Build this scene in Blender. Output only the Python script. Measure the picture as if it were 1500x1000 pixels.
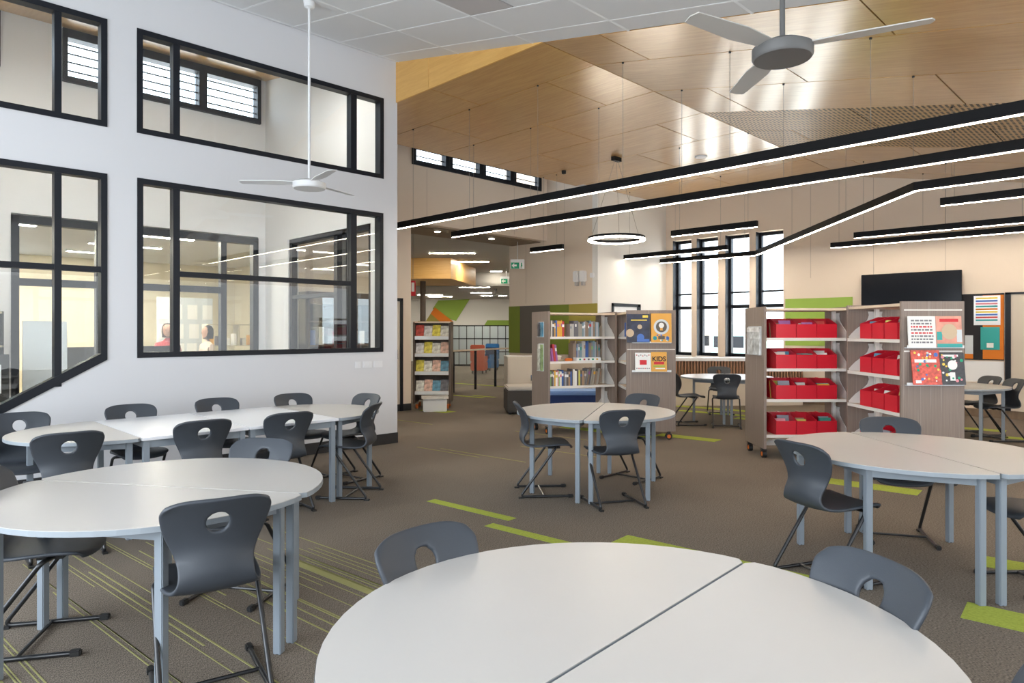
import bpy, bmesh, math, random
from mathutils import Vector, Matrix
R = random.Random(11)
for o in list(bpy.data.objects):
    bpy.data.objects.remove(o)
S = bpy.context.scene
COL = S.collection
rad = math.radians
# ------------------------------------------------------------------ camera, world, light, exposure
FWD = rad(45.27)                      # heading of the view in the room's plan
CF, SF = math.cos(FWD), math.sin(FWD)
def DL(d, l):                         # plan frame turned 45 degrees to the room: d ahead, l to the right
    return (CF * d + SF * l, SF * d - CF * l)
TURN = FWD - math.pi / 2              # rotation of things set square to that frame
cam = bpy.data.cameras.new('camera'); camo = bpy.data.objects.new('camera', cam); COL.objects.link(camo)
camo.location = (0, 0, 1.5); camo.rotation_euler = (math.pi / 2, 0, TURN)
cam.sensor_width = 36; cam.lens = 23.82; cam.shift_y = -0.01; cam.clip_start = .05; cam.clip_end = 500
S.camera = camo
S.view_settings.view_transform = 'Standard'; S.view_settings.look = 'None'
S.view_settings.exposure = 0.0; S.view_settings.gamma = 1; S.view_settings.use_curve_mapping = False
w = bpy.data.worlds.new('sky'); S.world = w; w.use_nodes = True
nt = w.node_tree; bgn = nt.nodes['Background']
sky = nt.nodes.new('ShaderNodeTexSky'); sky.sky_type = 'HOSEK_WILKIE'; sky.turbidity = 4.5
sky.sun_direction = (-.35, -.6, .72)
mixn = nt.nodes.new('ShaderNodeMixRGB'); mixn.inputs[0].default_value = .55
mixn.inputs[2].default_value = (.80, .90, 1.0, 1)
nt.links.new(sky.outputs[0], mixn.inputs[1]); nt.links.new(mixn.outputs[0], bgn.inputs[0])
bgn.inputs[1].default_value = 8.0
def area(name, loc, rot, sx, sy, power, col):
    L = bpy.data.lights.new(name, 'AREA'); L.shape = 'RECTANGLE'; L.size = sx; L.size_y = sy
    L.energy = power; L.color = col
    o = bpy.data.objects.new(name, L); COL.objects.link(o); o.location = loc; o.rotation_euler = rot
    return o
# daylight entering by the long glazed sides of the room that lie behind and to the right of the view
area('daylight_south', (5.2, -3.75, 1.75), (rad(-90), 0, math.pi), 12.5, 2.3, 230, (.90, .95, 1))
area('daylight_west', (-2.75, 2.2, 1.9), (rad(-90), 0, rad(90)), 9.0, 2.4, 330, (.88, .94, 1))

sun = bpy.data.lights.new('sun', 'SUN'); sun.energy = 26; sun.angle = rad(.6); sun.color = (1, .96, .9)
suno = bpy.data.objects.new('sun', sun); COL.objects.link(suno)
suno.rotation_euler = Vector((.28, -.14, .95)).to_track_quat('Z', 'Y').to_euler()
# ------------------------------------------------------------------ materials
MT = {}
def newmat(name):
    m = bpy.data.materials.new(name); m.use_nodes = True
    return m, m.node_tree, m.node_tree.nodes['Principled BSDF']
def mat(name, c, rough=.5, metal=0, bump=0, bscale=60, spec=.5, var=0, vscale=3, coat=0):
    m, t, b = newmat(name); MT[name] = m
    b.inputs['Base Color'].default_value = (*c, 1); b.inputs['Roughness'].default_value = rough
    b.inputs['Metallic'].default_value = metal; b.inputs['Specular IOR Level'].default_value = spec
    b.inputs['Coat Weight'].default_value = coat
    if bump or var:
        tc = t.nodes.new('ShaderNodeTexCoord')
    if var:
        n = t.nodes.new('ShaderNodeTexNoise'); n.inputs['Scale'].default_value = vscale; n.inputs['Detail'].default_value = 4
        t.links.new(tc.outputs['Object'], n.inputs['Vector'])
        r = t.nodes.new('ShaderNodeValToRGB')
        r.color_ramp.elements[0].position = .3; r.color_ramp.elements[1].position = .7
        r.color_ramp.elements[0].color = (*[max(0, x * (1 - var)) for x in c], 1)
        r.color_ramp.elements[1].color = (*[min(1, x * (1 + var)) for x in c], 1)
        t.links.new(n.outputs[0], r.inputs[0]); t.links.new(r.outputs[0], b.inputs['Base Color'])
    if bump:
        n2 = t.nodes.new('ShaderNodeTexNoise'); n2.inputs['Scale'].default_value = bscale
        t.links.new(tc.outputs['Object'], n2.inputs['Vector'])
        bp = t.nodes.new('ShaderNodeBump'); bp.inputs['Strength'].default_value = bump; bp.inputs['Distance'].default_value = .004
        t.links.new(n2.outputs[0], bp.inputs['Height']); t.links.new(bp.outputs[0], b.inputs['Normal'])
    return m
def emat(name, c, s):
    m, t, b = newmat(name); MT[name] = m
    b.inputs['Base Color'].default_value = (*c, 1)
    b.inputs['Emission Color'].default_value = (*c, 1); b.inputs['Emission Strength'].default_value = s
    return m
def grainmat(name, ca, cb, scale=(1, 14, 14), rough=.4, nscale=2.2, spec=.5):
    """timber: noise stretched along local x"""
    m, t, b = newmat(name); MT[name] = m
    tc = t.nodes.new('ShaderNodeTexCoord'); mp = t.nodes.new('ShaderNodeMapping')
    oi = t.nodes.new('ShaderNodeObjectInfo'); ad = t.nodes.new('ShaderNodeVectorMath'); ad.operation = 'ADD'
    ml = t.nodes.new('ShaderNodeMath'); ml.operation = 'MULTIPLY'; ml.inputs[1].default_value = 37
    mp.inputs['Scale'].default_value = scale
    t.links.new(oi.outputs['Random'], ml.inputs[0]); t.links.new(ml.outputs[0], ad.inputs[1])
    t.links.new(tc.outputs['Object'], mp.inputs[0]); t.links.new(mp.outputs[0], ad.inputs[0])
    n = t.nodes.new('ShaderNodeTexNoise'); n.inputs['Scale'].default_value = nscale; n.inputs['Detail'].default_value = 7
    n.inputs['Roughness'].default_value = .6; n.inputs['Distortion'].default_value = .35
    t.links.new(ad.outputs[0], n.inputs['Vector'])
    r = t.nodes.new('ShaderNodeValToRGB')
    r.color_ramp.elements[0].position = .3; r.color_ramp.elements[1].position = .72
    r.color_ramp.elements[0].color = (*ca, 1); r.color_ramp.elements[1].color = (*cb, 1)
    t.links.new(n.outputs[0], r.inputs[0]); t.links.new(r.outputs[0], b.inputs['Base Color'])
    b.inputs['Roughness'].default_value = rough; b.inputs['Specular IOR Level'].default_value = spec
    return m
def stripemat(name, cols, freq=26, axis=0, rough=.45):
    """laminate printed with fine upright lines of several browns"""
    m, t, b = newmat(name); MT[name] = m
    tc = t.nodes.new('ShaderNodeTexCoord'); mp = t.nodes.new('ShaderNodeMapping')
    sc = [.6, .6, .25]; sc[0] = sc[1] = freq; mp.inputs['Scale'].default_value = sc
    t.links.new(tc.outputs['Object'], mp.inputs[0])
    n = t.nodes.new('ShaderNodeTexNoise'); n.inputs['Scale'].default_value = 1.6; n.inputs['Detail'].default_value = 5
    n.inputs['Roughness'].default_value = .75
    t.links.new(mp.outputs[0], n.inputs['Vector'])
    r = t.nodes.new('ShaderNodeValToRGB'); e = r.color_ramp.elements
    e[0].position = .32; e[0].color = (*cols[0], 1); e[1].position = .68; e[1].color = (*cols[-1], 1)
    for i, c in enumerate(cols[1:-1]):
        k = e.new(.32 + .36 * (i + 1) / (len(cols) - 1)); k.color = (*c, 1)
    t.links.new(n.outputs[0], r.inputs[0]); t.links.new(r.outputs[0], b.inputs['Base Color'])
    b.inputs['Roughness'].default_value = rough
    return m
def carpetmat(name, ca, cb):
    m, t, b = newmat(name); MT[name] = m
    tc = t.nodes.new('ShaderNodeTexCoord')
    n = t.nodes.new('ShaderNodeTexNoise'); n.inputs['Scale'].default_value = 260; n.inputs['Detail'].default_value = 3
    mp = t.nodes.new('ShaderNodeMapping'); mp.inputs['Scale'].default_value = (1, .35, 1)
    t.links.new(tc.outputs['Object'], mp.inputs[0]); t.links.new(mp.outputs[0], n.inputs['Vector'])
    n3 = t.nodes.new('ShaderNodeTexNoise'); n3.inputs['Scale'].default_value = .7; n3.inputs['Detail'].default_value = 3
    t.links.new(tc.outputs['Object'], n3.inputs['Vector'])
    r = t.nodes.new('ShaderNodeValToRGB'); e = r.color_ramp.elements
    e[0].position = .36; e[0].color = (*ca, 1); e[1].position = .66; e[1].color = (*cb, 1)
    t.links.new(n.outputs[0], r.inputs[0])
    mx = t.nodes.new('ShaderNodeMixRGB'); mx.blend_type = 'OVERLAY'; mx.inputs[0].default_value = .25
    t.links.new(r.outputs[0], mx.inputs[1]); t.links.new(n3.outputs[0], mx.inputs[2])
    t.links.new(mx.outputs[0], b.inputs['Base Color'])
    b.inputs['Roughness'].default_value = .95; b.inputs['Specular IOR Level'].default_value = .15
    bp = t.nodes.new('ShaderNodeBump'); bp.inputs['Strength'].default_value = .35; bp.inputs['Distance'].default_value = .004
    t.links.new(n.outputs[0], bp.inputs['Height']); t.links.new(bp.outputs[0], b.inputs['Normal'])
    return m
def glassmat(name, tint=(.97, .985, .98), ior=1.5):
    m = bpy.data.materials.new(name); m.use_nodes = True; MT[name] = m; t = m.node_tree
    t.nodes.remove(t.nodes['Principled BSDF']); out = t.nodes['Material Output']
    tr = t.nodes.new('ShaderNodeBsdfTransparent'); tr.inputs[0].default_value = (*tint, 1)
    gl = t.nodes.new('ShaderNodeBsdfGlossy'); gl.inputs['Roughness'].default_value = .0
    fr = t.nodes.new('ShaderNodeFresnel'); ge = t.nodes.new('ShaderNodeNewGeometry'); mi = t.nodes.new('ShaderNodeMix')
    mi.inputs[2].default_value = ior; mi.inputs[3].default_value = 1 / ior      # same reflectance on both faces of the sheet
    t.links.new(ge.outputs['Backfacing'], mi.inputs[0]); t.links.new(mi.outputs[0], fr.inputs[0])
    mx = t.nodes.new('ShaderNodeMixShader')
    t.links.new(fr.outputs[0], mx.inputs[0]); t.links.new(tr.outputs[0], mx.inputs[1]); t.links.new(gl.outputs[0], mx.inputs[2])
    t.links.new(mx.outputs[0], out.inputs[0])
    return m
def slotmat(name, ca, cb, dark):
    """plywood pierced by rows of short slanting slots"""
    m = grainmat(name, ca, cb, (14, 1, 14)); t = m.node_tree; b = t.nodes['Principled BSDF']
    ramp = [n for n in t.nodes if n.type == 'VALTORGB'][0]
    tc = t.nodes.new('ShaderNodeTexCoord'); sp = t.nodes.new('ShaderNodeSeparateXYZ'); t.links.new(tc.outputs['Object'], sp.inputs[0])
    def mth(op, a, bb=None):
        n = t.nodes.new('ShaderNodeMath'); n.operation = op
        for i, x in enumerate((a, bb)):
            if x is None: continue
            if isinstance(x, (int, float)): n.inputs[i].default_value = x
            else: t.links.new(x, n.inputs[i])
        return n.outputs[0]
    u = mth('FRACT', mth('MULTIPLY', sp.outputs[1], 17.0))           # slots follow one another along y
    row = mth('FRACT', mth('MULTIPLY', sp.outputs[0], 6.6))
    inu = mth('LESS_THAN', u, .5); inr = mth('LESS_THAN', row, .80)
    mask = mth('MULTIPLY', inu, inr)
    mx = t.nodes.new('ShaderNodeMixRGB'); mx.inputs[2].default_value = (*dark, 1)
    t.links.new(mask, mx.inputs[0]); t.links.new(ramp.outputs[0], mx.inputs[1]); t.links.new(mx.outputs[0], b.inputs['Base Color'])
    return m
mat('wall_white', (.66, .665, .685), .6, bump=.05, bscale=220)
mat('wall_warm', (.74, .63, .52), .6, bump=.05, bscale=220)
mat('wall_bright', (.80, .79, .76), .55)
mat('wall_cream', (.62, .55, .46), .55)
mat('wall_office', (.66, .60, .44), .6)
mat('plaster', (.42, .40, .37), .7)
mat('tile_white', (.70, .71, .72), .7, bump=.12, bscale=160)
mat('tbar', (.78, .79, .80), .45)
mat('vent', (.48, .46, .46), .6)
mat('frame_dark', (.010, .012, .017), .4, spec=.25)
mat('reveal_white', (.82, .83, .85), .5)
mat('skirting', (.025, .025, .027), .5)
mat('black_metal', (.012, .013, .015), .28, spec=.6)
mat('light_body', (.005, .005, .006), .5, spec=.15)
mat('table_top', (.53, .51, .485), .32, var=.015, vscale=2)
mat('table_top_white', (.76, .77, .80), .30)
mat('edge_grey', (.29, .325, .355), .45)
mat('leg_grey', (.235, .27, .305), .42)
mat('shell', (.042, .049, .060), .46, bump=.10, bscale=300, spec=.45)
mat('cap_black', (.01, .01, .01), .6)
mat('chrome', (.6, .6, .6), .15, 1)
mat('shelf_birch', (.70, .57, .43), .45, var=.05, vscale=5)
mat('lip_white', (.78, .75, .70), .4)
mat('bracket', (.66, .64, .61), .4)
mat('red_bin', (.62, .012, .030), .35)
mat('caster_black', (.015, .015, .015), .5)
mat('caster_orange', (.75, .17, .02), .5)
mat('white_plastic', (.75, .76, .78), .4)
mat('fan_white', (.74, .75, .76), .4)
mat('fan_grey', (.11, .108, .105), .5)
mat('fan_blade', (.45, .43, .40), .5)
mat('tv_black', (.006, .007, .011), .15, spec=.12)
mat('green_a', (.19, .24, .035), .85)
mat('green_b', (.36, .30, .06), .85)
mat('green_c', (.30, .45, .08), .8)
mat('grey_felt', (.13, .115, .10), .9)
mat('orange_felt', (.70, .20, .02), .85)
mat('lime_carpet', (.34, .40, .07), .95, bump=.5, bscale=200, spec=.1, var=.12, vscale=60)
mat('lime_thread', (.31, .30, .13), .95, spec=.1)
mat('ottoman_grey', (.055, .05, .045), .85)
mat('ottoman_pale', (.50, .47, .42), .8)
mat('ottoman_navy', (.02, .045, .16), .8)
mat('ottoman_sky', (.22, .38, .72), .8)
mat('armchair_orange', (.70, .16, .09), .8)
mat('armchair_blue', (.03, .17, .45), .8)
mat('navy_cloth', (.01, .03, .09), .85)
mat('locker_pale', (.52, .60, .64), .3)
mat('exit_green', (.0, .33, .16), .5)
mat('sign_white', (.85, .86, .86), .5)
mat('sign_red', (.62, .02, .03), .5)
mat('paper_white', (.82, .82, .80), .6)
mat('paper_print', (.20, .20, .22), .6)
mat('pinboard', (.018, .017, .020), .85)
mat('teal', (.02, .34, .32), .4)
mat('desk_cream', (.52, .47, .33), .5)
mat('desk_dark', (.03, .032, .035), .5)
mat('panel_pale', (.60, .65, .68), .4)
mat('skin', (.45, .26, .18), .6)
mat('hair', (.012, .010, .010), .6)
mat('shirt_red', (.45, .07, .08), .8)
mat('shirt_pale', (.55, .45, .38), .8)
mat('trouser', (.03, .03, .05), .8)
mat('ground', (.62, .60, .56), .9)
mat('building_pale', (.62, .56, .46), .8)
mat('building_teal_hazed', (.42, .58, .54), .8)  # teal with distance haze put into the colour as lower saturation
mat('acrylic', (.75, .78, .80), .1)
mat('cable', (.22, .20, .18), .5)
emat('lamp_warm', (1.0, .87, .70), 48.0)
emat('lamp_office', (1.0, .91, .76), 170.0)
emat('lamp_staff_fill', (1.0, .95, .86), 110.0)
emat('lamp_down', (1.0, .90, .72), 40.0)
grainmat('ply', (.44, .23, .065), (.59, .35, .125), (14, 1, 14), .30)
MT['ply'].node_tree.nodes['Principled BSDF'].inputs['Coat Weight'].default_value = 1.0
MT['ply'].node_tree.nodes['Principled BSDF'].inputs['Coat Roughness'].default_value = .22
grainmat('ply_gold', (.60, .33, .09), (.70, .42, .13), (1, 1, 14), .45)
grainmat('slat_wood', (.22, .10, .05), (.38, .20, .11), (14, 14, 1), .5)
grainmat('timber_dark', (.16, .11, .07), (.22, .155, .10), (1, 12, 1), .5)
slotmat('ply_slots', (.50, .33, .16), (.60, .42, .22), (.045, .03, .02))
stripemat('laminate', [(.17, .125, .10), (.27, .21, .175), (.22, .17, .14), (.36, .30, .26)])
stripemat('laminate_dark', [(.07, .045, .032), (.10, .07, .05), (.13, .09, .07)])
carpetmat('carpet', (.090, .075, .060), (.265, .225, .183))
glassmat('glass'); glassmat('glass_clear', (.98, .99, .99), 1.3)
PAL = [(.55, .05, .05), (.05, .12, .35), (.75, .72, .65), (.05, .28, .22), (.8, .42, .05), (.12, .10, .10), (.35, .12, .35),
       (.10, .40, .55), (.65, .60, .12), (.40, .25, .15), (.25, .45, .15), (.70, .25, .30), (.30, .32, .36), (.85, .83, .80)]
for i, c in enumerate(PAL): mat('book%d' % i, c, .45)
PALN = ['red', 'navy', 'ivory', 'dark green', 'orange', 'black', 'purple', 'blue', 'mustard', 'brown', 'green', 'pink', 'slate', 'white']
GREYN = ['grey', 'taupe', 'pale blue grey', 'charcoal', 'umber', 'petrol', 'stone']
def cname(m): return (PALN if m.startswith('book') else GREYN)[int(m[4:] if m.startswith('book') else m[5:])]
GREYS = [(.25, .26, .28), (.36, .33, .28), (.45, .47, .52), (.16, .16, .18), (.30, .22, .16), (.20, .30, .34), (.52, .50, .46)]
for i, c in enumerate(GREYS): mat('spine%d' % i, c, .5)

# ------------------------------------------------------------------ mesh helpers
class MB:
    def __init__(s): s.v = []; s.f = []
    def add(s, vs, fs, M=None):
        n = len(s.v)
        s.v += [tuple(M @ Vector(p)) if M else tuple(p) for p in vs]
        s.f += [tuple(i + n for i in f) for f in fs]; return s
    def box(s, x0, y0, z0, x1, y1, z1, M=None, c=0):
        if x0 > x1: x0, x1 = x1, x0
        if y0 > y1: y0, y1 = y1, y0
        if z0 > z1: z0, z1 = z1, z0
        if not c:
            vs = [(x, y, z) for z in (z0, z1) for y in (y0, y1) for x in (x0, x1)]
            fs = [(0, 2, 3, 1), (4, 5, 7, 6), (0, 1, 5, 4), (2, 6, 7, 3), (0, 4, 6, 2), (1, 3, 7, 5)]
            return s.add(vs, fs, M)
        bm = bmesh.new(); bmesh.ops.create_cube(bm, size=1)
        for v in bm.verts:
            v.co = Vector(((x0 + x1) / 2 + v.co.x * (x1 - x0), (y0 + y1) / 2 + v.co.y * (y1 - y0), (z0 + z1) / 2 + v.co.z * (z1 - z0)))
        bmesh.ops.bevel(bm, geom=bm.edges[:] , offset=c, segments=2, affect='EDGES')
        bm.verts.index_update()
        s.add([v.co.copy() for v in bm.verts], [[v.index for v in f.verts] for f in bm.faces], M); bm.free(); return s
    def prism(s, poly, a, b, ax='z', M=None):
        n = len(poly)
        def P(p, h):
            return {'z': (p[0], p[1], h), 'y': (p[0], h, p[1]), 'x': (h, p[0], p[1])}[ax]
        vs = [P(p, a) for p in poly] + [P(p, b) for p in poly]
        fs = [tuple(range(n))[::-1], tuple(range(n, 2 * n))] + [(i, (i + 1) % n, n + (i + 1) % n, n + i) for i in range(n)]
        return s.add(vs, fs, M)
    def cyl(s, cx, cy, z0, z1, r, n=16, r2=None, M=None):
        r2 = r if r2 is None else r2
        vs = [(cx + r * math.cos(2 * math.pi * i / n), cy + r * math.sin(2 * math.pi * i / n), z0) for i in range(n)]
        vs += [(cx + r2 * math.cos(2 * math.pi * i / n), cy + r2 * math.sin(2 * math.pi * i / n), z1) for i in range(n)]
        fs = [tuple(range(n))[::-1], tuple(range(n, 2 * n))] + [(i, (i + 1) % n, n + (i + 1) % n, n + i) for i in range(n)]
        return s.add(vs, fs, M)
    def lathe(s, prof, n=24, M=None):
        m = len(prof); vs = []; fs = []
        for i in range(n):
            a = 2 * math.pi * i / n
            vs += [(r * math.cos(a), r * math.sin(a), z) for r, z in prof]
        for i in range(n):
            j = (i + 1) % n
            fs += [(i * m + k, j * m + k, j * m + k + 1, i * m + k + 1) for k in range(m - 1)]
        return s.add(vs, fs, M)
    def tube(s, pts, r, n=10, M=None, cap=True):
        pts = [Vector(p) for p in pts]; k = len(pts); vs = []; fs = []
        up = None
        for i, p in enumerate(pts):
            if i == 0: t = (pts[1] - p).normalized()
            elif i == k - 1: t = (p - pts[i - 1]).normalized()
            else: t = ((p - pts[i - 1]).normalized() + (pts[i + 1] - p).normalized()).normalized()
            if up is None:
                up = Vector((0, 0, 1)) if abs(t.z) < .9 else Vector((1, 0, 0))
            x = (up - t * up.dot(t)).normalized(); y = t.cross(x); up = x
            vs += [p + x * r * math.cos(2 * math.pi * j / n) + y * r * math.sin(2 * math.pi * j / n) for j in range(n)]
        for i in range(k - 1):
            fs += [(i * n + j, i * n + (j + 1) % n, (i + 1) * n + (j + 1) % n, (i + 1) * n + j) for j in range(n)]
        if cap: fs += [tuple(range(n))[::-1], tuple(range((k - 1) * n, k * n))]
        return s.add(vs, fs, M)
    def build(s, name, m, parent=None, smooth=False, loc=None, rz=None):
        me = bpy.data.meshes.new(name); me.from_pydata([tuple(v) for v in s.v], [], s.f); me.update()
        bm = bmesh.new(); bm.from_mesh(me); bmesh.ops.recalc_face_normals(bm, faces=bm.faces); bm.to_mesh(me); bm.free()
        if smooth:
            for p in me.polygons: p.use_smooth = True
            try: me.set_sharp_from_angle(angle=rad(38))
            except Exception: pass
        o = bpy.data.objects.new(name, me); COL.objects.link(o)
        me.materials.append(MT[m] if isinstance(m, str) else m)
        if parent: o.parent = parent
        if loc: o.location = loc
        if rz is not None: o.rotation_euler = (0, 0, rz)
        return o
def B(*a, **k): return MB().box(*a, **k)
def fillet(pts, r, n=5):
    pts = [Vector(p) for p in pts]; out = [pts[0]]
    for i in range(1, len(pts) - 1):
        a, b, c = pts[i - 1], pts[i], pts[i + 1]
        u = (a - b); v = (c - b); q = min(r, u.length * .45, v.length * .45)
        p0 = b + u.normalized() * q; p1 = b + v.normalized() * q
        for k in range(n + 1):
            t = k / n; out.append(p0 * (1 - t) ** 2 + b * 2 * t * (1 - t) + p1 * t * t)
    out.append(pts[-1]); return out
def tag(o, label=None, cat=None, group=None, kind=None):
    if label: o['label'] = label
    if cat: o['category'] = cat
    if group: o['group'] = group
    if kind: o['kind'] = kind
    return o
def thing(name, label, cat, loc=(0, 0, 0), rz=0, group=None):
    o = bpy.data.objects.new(name, None); COL.objects.link(o); o.location = loc; o.rotation_euler = (0, 0, rz)
    o.empty_display_size = .1
    return tag(o, label, cat, group)
def struct(name, mb, m, **k):
    return tag(mb.build(name, m, **k), kind='structure')
def copytree(o, parent=None, loc=None, rz=None, label=None):
    c = o.copy(); COL.objects.link(c)
    if parent is not None: c.parent = parent
    if loc is not None: c.location = loc
    if rz is not None: c.rotation_euler = (0, 0, rz)
    if label: c['label'] = label
    for ch in o.children: copytree(ch, c)
    return c
def holed(outer, holes, a, b, ax, M=None):
    """flat wall polygon with holes, thickness a..b along ax"""
    bm = bmesh.new()
    for lp in [outer] + holes:
        vs = [bm.verts.new((p[0], p[1], 0)) for p in lp]
        for i in range(len(vs)): bm.edges.new((vs[i], vs[(i + 1) % len(vs)]))
    bmesh.ops.triangle_fill(bm, edges=bm.edges[:], use_beauty=True, use_dissolve=False)
    bm.verts.index_update(); n = len(bm.verts)
    def P(p, h): return {'z': (p.x, p.y, h), 'y': (p.x, h, p.y), 'x': (h, p.x, p.y)}[ax]
    vs = [P(v.co, a) for v in bm.verts] + [P(v.co, b) for v in bm.verts]
    fs = []
    for f in bm.faces:
        q = [v.index for v in f.verts]; fs.append(q); fs.append([i + n for i in q[::-1]])
    for e in bm.edges:
        if len(e.link_faces) == 1:
            i, j = e.verts[0].index, e.verts[1].index; fs.append((i, j, j + n, i + n))
    bm.free(); mb = MB(); mb.add(vs, fs, M); return mb
def rect(x0, z0, x1, z1): return [(x0, z0), (x1, z0), (x1, z1), (x0, z1)]

# ------------------------------------------------------------------ the room shell
YW, XE = 7.577, 5.329            # long white wall and where it ends
YD = 10.53                       # wall with the door and the opening to the corridor
X1, YR, X2 = 11.56, 9.05, 14.225 # beige wall, white return, window wall
RAKE = .2
def zc(y): return 4.58 + RAKE * (y - 4.9)
floor = struct('floor', MB().prism([(-3, -4), (14.5, -4), (14.5, 9.2), (11.7, 9.2), (11.7, 12.2), DL(17, 2.2), DL(34.5, 2.2), DL(34.5, -6.5), DL(20, -6.5), (7.3, 17.6), (-3, 17.6)], -.12, 0), 'carpet')
# long white wall with four windows
UL = rect(-.9, 3.517, 1.871, 4.581); UR = rect(2.137, 3.517, 5.107, 4.581)
LR = rect(2.14, 1.229, 5.10, 3.06); LL = [(-.9, -.32 + .0), (1.871, 1.219), (1.871, 3.055), (-.9, 3.055)]
LL[0] = (-.30, .02); LL.insert(0, (-.9, .02)); 
wl = struct('wall_left', holed(rect(-3, 0, XE, zc(YW) + .12), [UL, UR, LR, LL], YW, YW + .16, 'y'), 'wall_white')
def bars(name, segs, y0, y1, m, parent=None):
    mb = MB()
    for s in segs: mb.box(s[0], y0, s[1], s[2], y1, s[3])
    return mb.build(name, m, parent)
def window_y(n, x0, z0, x1, z1, vm, hm, y=YW, fr=.055):
    """window in a wall that runs along x: frame, mullions, panes"""
    o = thing('window_%d' % n, None, None); o['kind'] = 'structure'
    bars('frame', [(x0, z0, x0 + fr, z1), (x1 - fr, z0, x1, z1), (x0 + fr, z0, x1 - fr, z0 + fr), (x0 + fr, z1 - fr, x1 - fr, z1)], y - .012, y + .11, 'frame_dark', o)
    for a, b in vm: B(a, y - .006, z0 + fr, b, y + .10, z1 - fr).build('mullion', 'frame_dark', o)
    for a, b, c, d in hm: B(a, y - .002, b, c, y + .09, d).build('transom', 'frame_dark', o)
    xs = [x0 + fr] + [q for ab in vm for q in ab] + [x1 - fr]
    for i in range(0, len(xs), 2): B(xs[i], y + .045, z0 + fr, xs[i + 1], y + .053, z1 - fr).build('pane', 'glass', o)
    return o
window_y(1, 2.137, 3.517, 5.107, 4.581, [(2.485, 2.552), (4.615, 4.70)], [])
window_y(2, -.9, 3.517, 1.871, 4.581, [(1.43, 1.488)], [])
window_y(3, 2.14, 1.229, 5.10, 3.06, [(2.485, 2.552), (4.615, 4.70)], [(2.552, 2.08, 4.615, 2.135)])
# the stair window with its slanting foot
o = thing('window_4', None, None); o['kind'] = 'structure'
k = (1.219 - .02) / (1.871 + .30)
def zs(x): return .02 + k * (x + .30)
fr = .055
mb = MB().box(1.871 - fr, YW - .012, 1.28, 1.871, YW + .11, 3.055).box(-.9, YW - .012, 3.0, 1.871 - fr, YW + .11, 3.055)
mb.prism([(-.30, .02), (1.871, 1.219), (1.871, 1.28), (1.871 - fr, 1.28), (-.30, .105)], YW - .012, YW + .11, 'y')
mb.build('frame', 'frame_dark', o)
B(1.43, YW - .006, zs(1.43), 1.488, YW + .10, 3.02).build('mullion', 'frame_dark', o)
B(-.9, YW - .002, 2.08, 1.43, YW + .09, 2.135).build('transom', 'frame_dark', o)
B(1.488, YW - .002, 2.08, 1.82, YW + .09, 2.135).build('transom', 'frame_dark', o)
MB().prism([(1.488, zs(1.488) + .08), (1.816, zs(1.816) + .08), (1.816, 3.0), (1.488, 3.0)], YW + .045, YW + .053, 'y').build('pane', 'glass', o)
MB().prism([(-.3, .1), (1.43, zs(1.43) + .08), (1.43, 3.0), (-.9, 3.0), (-.9, .1)], YW + .045, YW + .053, 'y').build('pane', 'glass', o)
struct('baseboard_left', B(-3, YW - .012, 0, XE + .004, YW, .14), 'skirting')
# its return at the end, with a glazed screen, closing the staff room
scr = rect(7.95, .15, 10.35, 2.98)
struct('wall_staff_end', holed(rect(YW + .16, 0, 11.2, 6.0), [scr], 5.15, XE, 'x'), 'wall_white')
o = thing('window_5', None, None); o['kind'] = 'structure'
mb = MB()
for a, b in ((7.95, 8.03), (8.62, 8.72), (8.86, 8.96), (10.27, 10.35)): mb.box(5.17, a, .15, 5.27, b, 2.98)
mb.box(5.17, 7.95, 2.9, 5.27, 10.35, 2.98).box(5.17, 7.95, .15, 5.27, 10.35, .22).box(5.18, 8.96, 2.02, 5.26, 10.3, 2.08)
mb.build('frame', 'frame_dark', o); B(5.215, 8.0, .2, 5.222, 10.3, 2.92).build('pane', 'glass', o)
# wall with the door and corridor opening; high clerestory windows
cl = [rect(7.79 + i * .905, 4.74, 7.79 + i * .905 + .80, 5.35) for i in range(4)]
struct('wall_corridor', holed([(XE, 0), (7.72, 0), (7.72, 3.58), (X1, 3.58), (X1, 6.2), (XE, 6.2)], cl, YD, YD + .2, 'y'), 'wall_warm')
for i, c in enumerate(cl):
    x0, z0, x1, z1 = c[0][0], c[0][1], c[2][0], c[2][1]
    o = thing('window_%d' % (6 + i), None, None); o['kind'] = 'structure'
    bars('frame', [(x0 - .05, z0 + .04, x0 + .04, z1), (x1 - .04, z0 + .04, x1 + .05, z1), (x0 - .05, z0 - .05, x1 + .05, z0 + .04), (x0 + .04, z1 - .04, x1 - .04, z1)], YD - .03, YD + .1, 'frame_dark', o)
    for q in range(4): B(x0 + .04, YD + .03, z0 + .13 + q * .13, x1 - .04, YD + .05, z0 + .145 + q * .13).build('louvre', 'frame_dark', o)
    B(x0 + .04, YD + .06, z0 + .04, x1 - .04, YD + .066, z1 - .04).build('pane', 'glass_clear', o)
struct('baseboard_corridor', B(XE, YD - .012, 0, 7.72, YD, .13), 'skirting')
o = thing('door_1', None, None); o['kind'] = 'structure'
bars('door_frame', [(6.52, 0, 6.58, 2.1), (7.46, 0, 7.52, 2.1), (6.52, 2.06, 7.52, 2.12)], YD - .03, YD + .02, 'frame_dark', o)
B(6.58, YD - .01, 0, 7.46, YD + .02, 2.06).build('door_leaf', 'wall_cream', o)
MB().box(7.36, YD - .06, .98, 7.39, YD - .04, 1.16).box(7.365, YD - .05, 1.0, 7.385, YD, 1.02).box(7.365, YD - .05, 1.12, 7.385, YD, 1.14).build('door_handle', 'chrome', o)
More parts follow.
